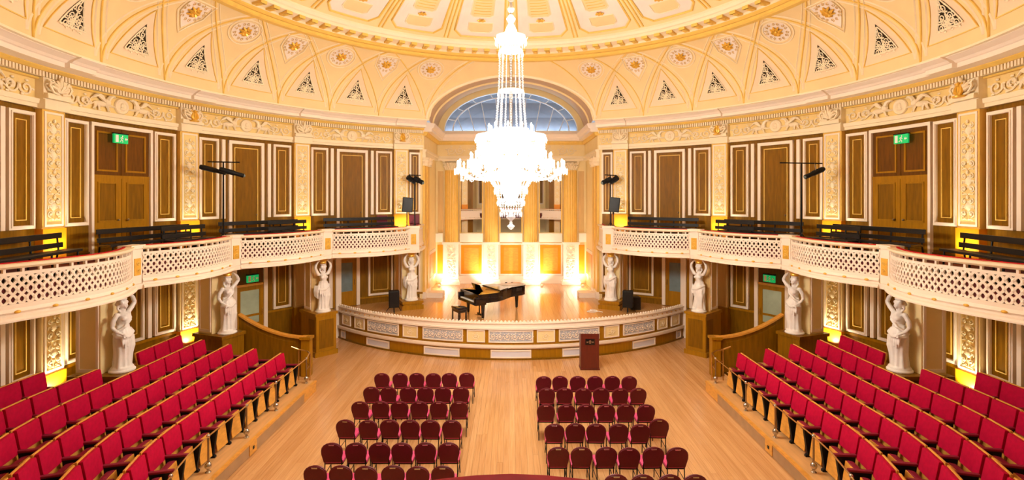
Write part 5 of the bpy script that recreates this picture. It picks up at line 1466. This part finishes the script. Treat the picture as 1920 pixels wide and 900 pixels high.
# (name, z top, radius top, z bottom, radius bottom, strands, sag)
zz = px2z
tiers = [(zz(75),.20,zz(245),.27,12,0.0), (zz(95),.29,zz(245),.40,16,-.03), (zz(245),.40,zz(300),.80,36,-.06), (zz(258),.84,zz(320),.58,36,.03), (zz(258),.84,zz(292),.84,36,0), (zz(352),.37,zz(396),.24,24,.02), (zz(325),.60,zz(352),.40,30,.02), (zz(394),.22,zz(404),.05,14,.03)]
for (z0,r0,z1,r1,n,sag) in tiers:
    me = None
    for i in range(n):
        if me is None:
            pts = []
            for q in range(9):
                t = q/8; pts.append((lerp(r0,r1,t)+sag*math.sin(PI*t), 0, lerp(z0,z1,t)))
            me = strand(pts).mesh('crystal_strand', 'crystal')
        put(me, 'crystal_strand', ch, rz=2*PI*i/n)
for z, r, h in ((zz(72),.36,.10),(zz(95),.28,.05),(zz(170),.30,.04),(zz(245),.44,.07),(zz(256),.86,.06),(zz(300),.62,.06),(zz(326),.62,.06),(zz(352),.38,.05),(zz(374),.31,.04),(zz(395),.24,.04)):
    m = MB(); m.lathe([(r-.03,-h/2),(r+.01,-h/2),(r+.02,0),(r+.01,h/2),(r-.03,h/2),(r-.03,-h/2)], 30, (0,0,z)); m.obj('tier_ring', 'crystal', ch, smooth=True)
    dm = MB()
    for i in range(26):
        t = 2*PI*i/26; x, y = (r+.03)*math.cos(t), (r+.03)*math.sin(t)
        dm.add([(x-.018,y,z-h/2-.06),(x,y-.018,z-h/2-.06),(x+.018,y,z-h/2-.06),(x,y+.018,z-h/2-.06),(x,y,z-h/2),(x,y,z-h/2-.15)], [(0,1,4),(1,2,4),(2,3,4),(3,0,4),(1,0,5),(2,1,5),(3,2,5),(0,3,5)])
    dm.obj('pendant_drops', 'crystal', ch)
m = MB(); m.lathe([(0,zz(70)),(.10,zz(66)),(.16,zz(60)),(.10,zz(50)),(.06,zz(44)),(.12,zz(36)),(.05,zz(28)),(0,zz(26))], 14); m.obj('crown_vase', 'crystal', ch, smooth=True)
for z_ in (22, 2, -18, -38):
    m = MB(); m.lathe([(.03,zz(z_+3)),(.07,zz(z_)),(.095,zz(z_-5)),(.05,zz(z_-11)),(.035,zz(z_-17))], 10); m.obj('stem_crystal', 'crystal', ch, smooth=True)
for i in range(10):
    t = 2*PI*i/10; m = MB(); m.tube([(.2*math.cos(t),.2*math.sin(t),zz(84)),(.36*math.cos(t),.36*math.sin(t),zz(78)),(.42*math.cos(t),.42*math.sin(t),zz(70))], [.02,.018,.01], 5); m.obj('crown_leaf', 'crystal', ch)
m = MB(); m.lathe([(.10,zz(385)),(.2,zz(365)),(.26,zz(340)),(.20,zz(322)),(.12,zz(310)),(.16,zz(296)),(.10,zz(280)),(.06,zz(250))], 18); m.obj('central_vase', 'crystal', ch, smooth=True)
def arm_proto(r, z0, zt):
    m = MB(); m.tube([(.28,0,z0),(r*.45,0,z0-.16),(r*.75,0,z0-.14),(r*.95,0,z0+.0),(r,0,zt)], [.026,.024,.022,.02,.018], 6); am = m.mesh('arm', 'crystal', True)
    d = MB(); d.lathe([(.0,zt-.02),(.085,zt),(.095,zt+.02),(.03,zt+.02),(.022,zt+.03),(.022,zt+.13),(0,zt+.13)], 10, (r,0,0)); dm_ = d.mesh('candle_cup', 'crystal', True)
    bb = MB(); bb.lathe([(0,zt+.13),(.020,zt+.145),(.026,zt+.17),(.018,zt+.205),(.0,zt+.235)], 8, (r,0,0)); bm_ = bb.mesh('candle_bulb', 'bulb', True)
    e = MB()
    for i in range(8):
        t = 2*PI*i/8; x, y = r+.085*math.cos(t), .085*math.sin(t); z = zt
        e.add([(x-.014,y,z-.05),(x,y-.014,z-.05),(x+.014,y,z-.05),(x,y+.014,z-.05),(x,y,z),(x,y,z-.14)], [(0,1,4),(1,2,4),(2,3,4),(3,0,4),(1,0,5),(2,1,5),(3,2,5),(0,3,5)])
    return am, dm_, bm_, e.mesh('arm_drops', 'crystal')
for (r, z0, zt, n, off) in ((1.32, zz(325), zz(318), 16, 0), (1.0, zz(318), zz(303), 16, .5), (.72, zz(300), zz(280), 12, 0), (.55, zz(262), zz(250), 10, .3)):
    A4 = arm_proto(r, z0, zt)
    for i in range(n):
        rz = 2*PI*(i+off)/n; ao_ = put(A4[0], 'arm', ch, rz=rz)
        put(A4[1], 'candle_cup', ao_); put(A4[2], 'candle_bulb', ao_); put(A4[3], 'arm_drops', ao_)
for i in range(16):      # swags between the outer arms
    t0, t1 = 2*PI*i/16, 2*PI*(i+1)/16; pts = []
    for q in range(9):
        f = q/8; t = lerp(t0,t1,f); pts.append((1.24*math.cos(t), 1.24*math.sin(t), zz(322)-.22*math.sin(PI*f)))
    strand(pts, .017).obj('crystal_swag', 'crystal', ch)
    pts = [((lerp(.60,1.26,q/8))*math.cos(t0), (lerp(.60,1.26,q/8))*math.sin(t0), lerp(zz(290),zz(318),q/8)-.18*math.sin(PI*q/8)) for q in range(9)]
    strand(pts, .017).obj('crystal_swag', 'crystal', ch)
point('chandelier_lamps', (0,0,4.85+zz(58)), CHANDELIER_W*.10, r=.12)
# the light of its candle bulbs
for i in range(8):
    t = 2*PI*(i+.5)/8; point('chandelier_lamps', (1.30*math.cos(t), 1.30*math.sin(t), 4.85+zz(306)), CHANDELIER_W*.10)
for z, w_ in ((zz(270),.12),(zz(345),.10)): point('chandelier_lamps', (.0, .0 if w_ else 0, 4.85+z), CHANDELIER_W*w_, r=.2)
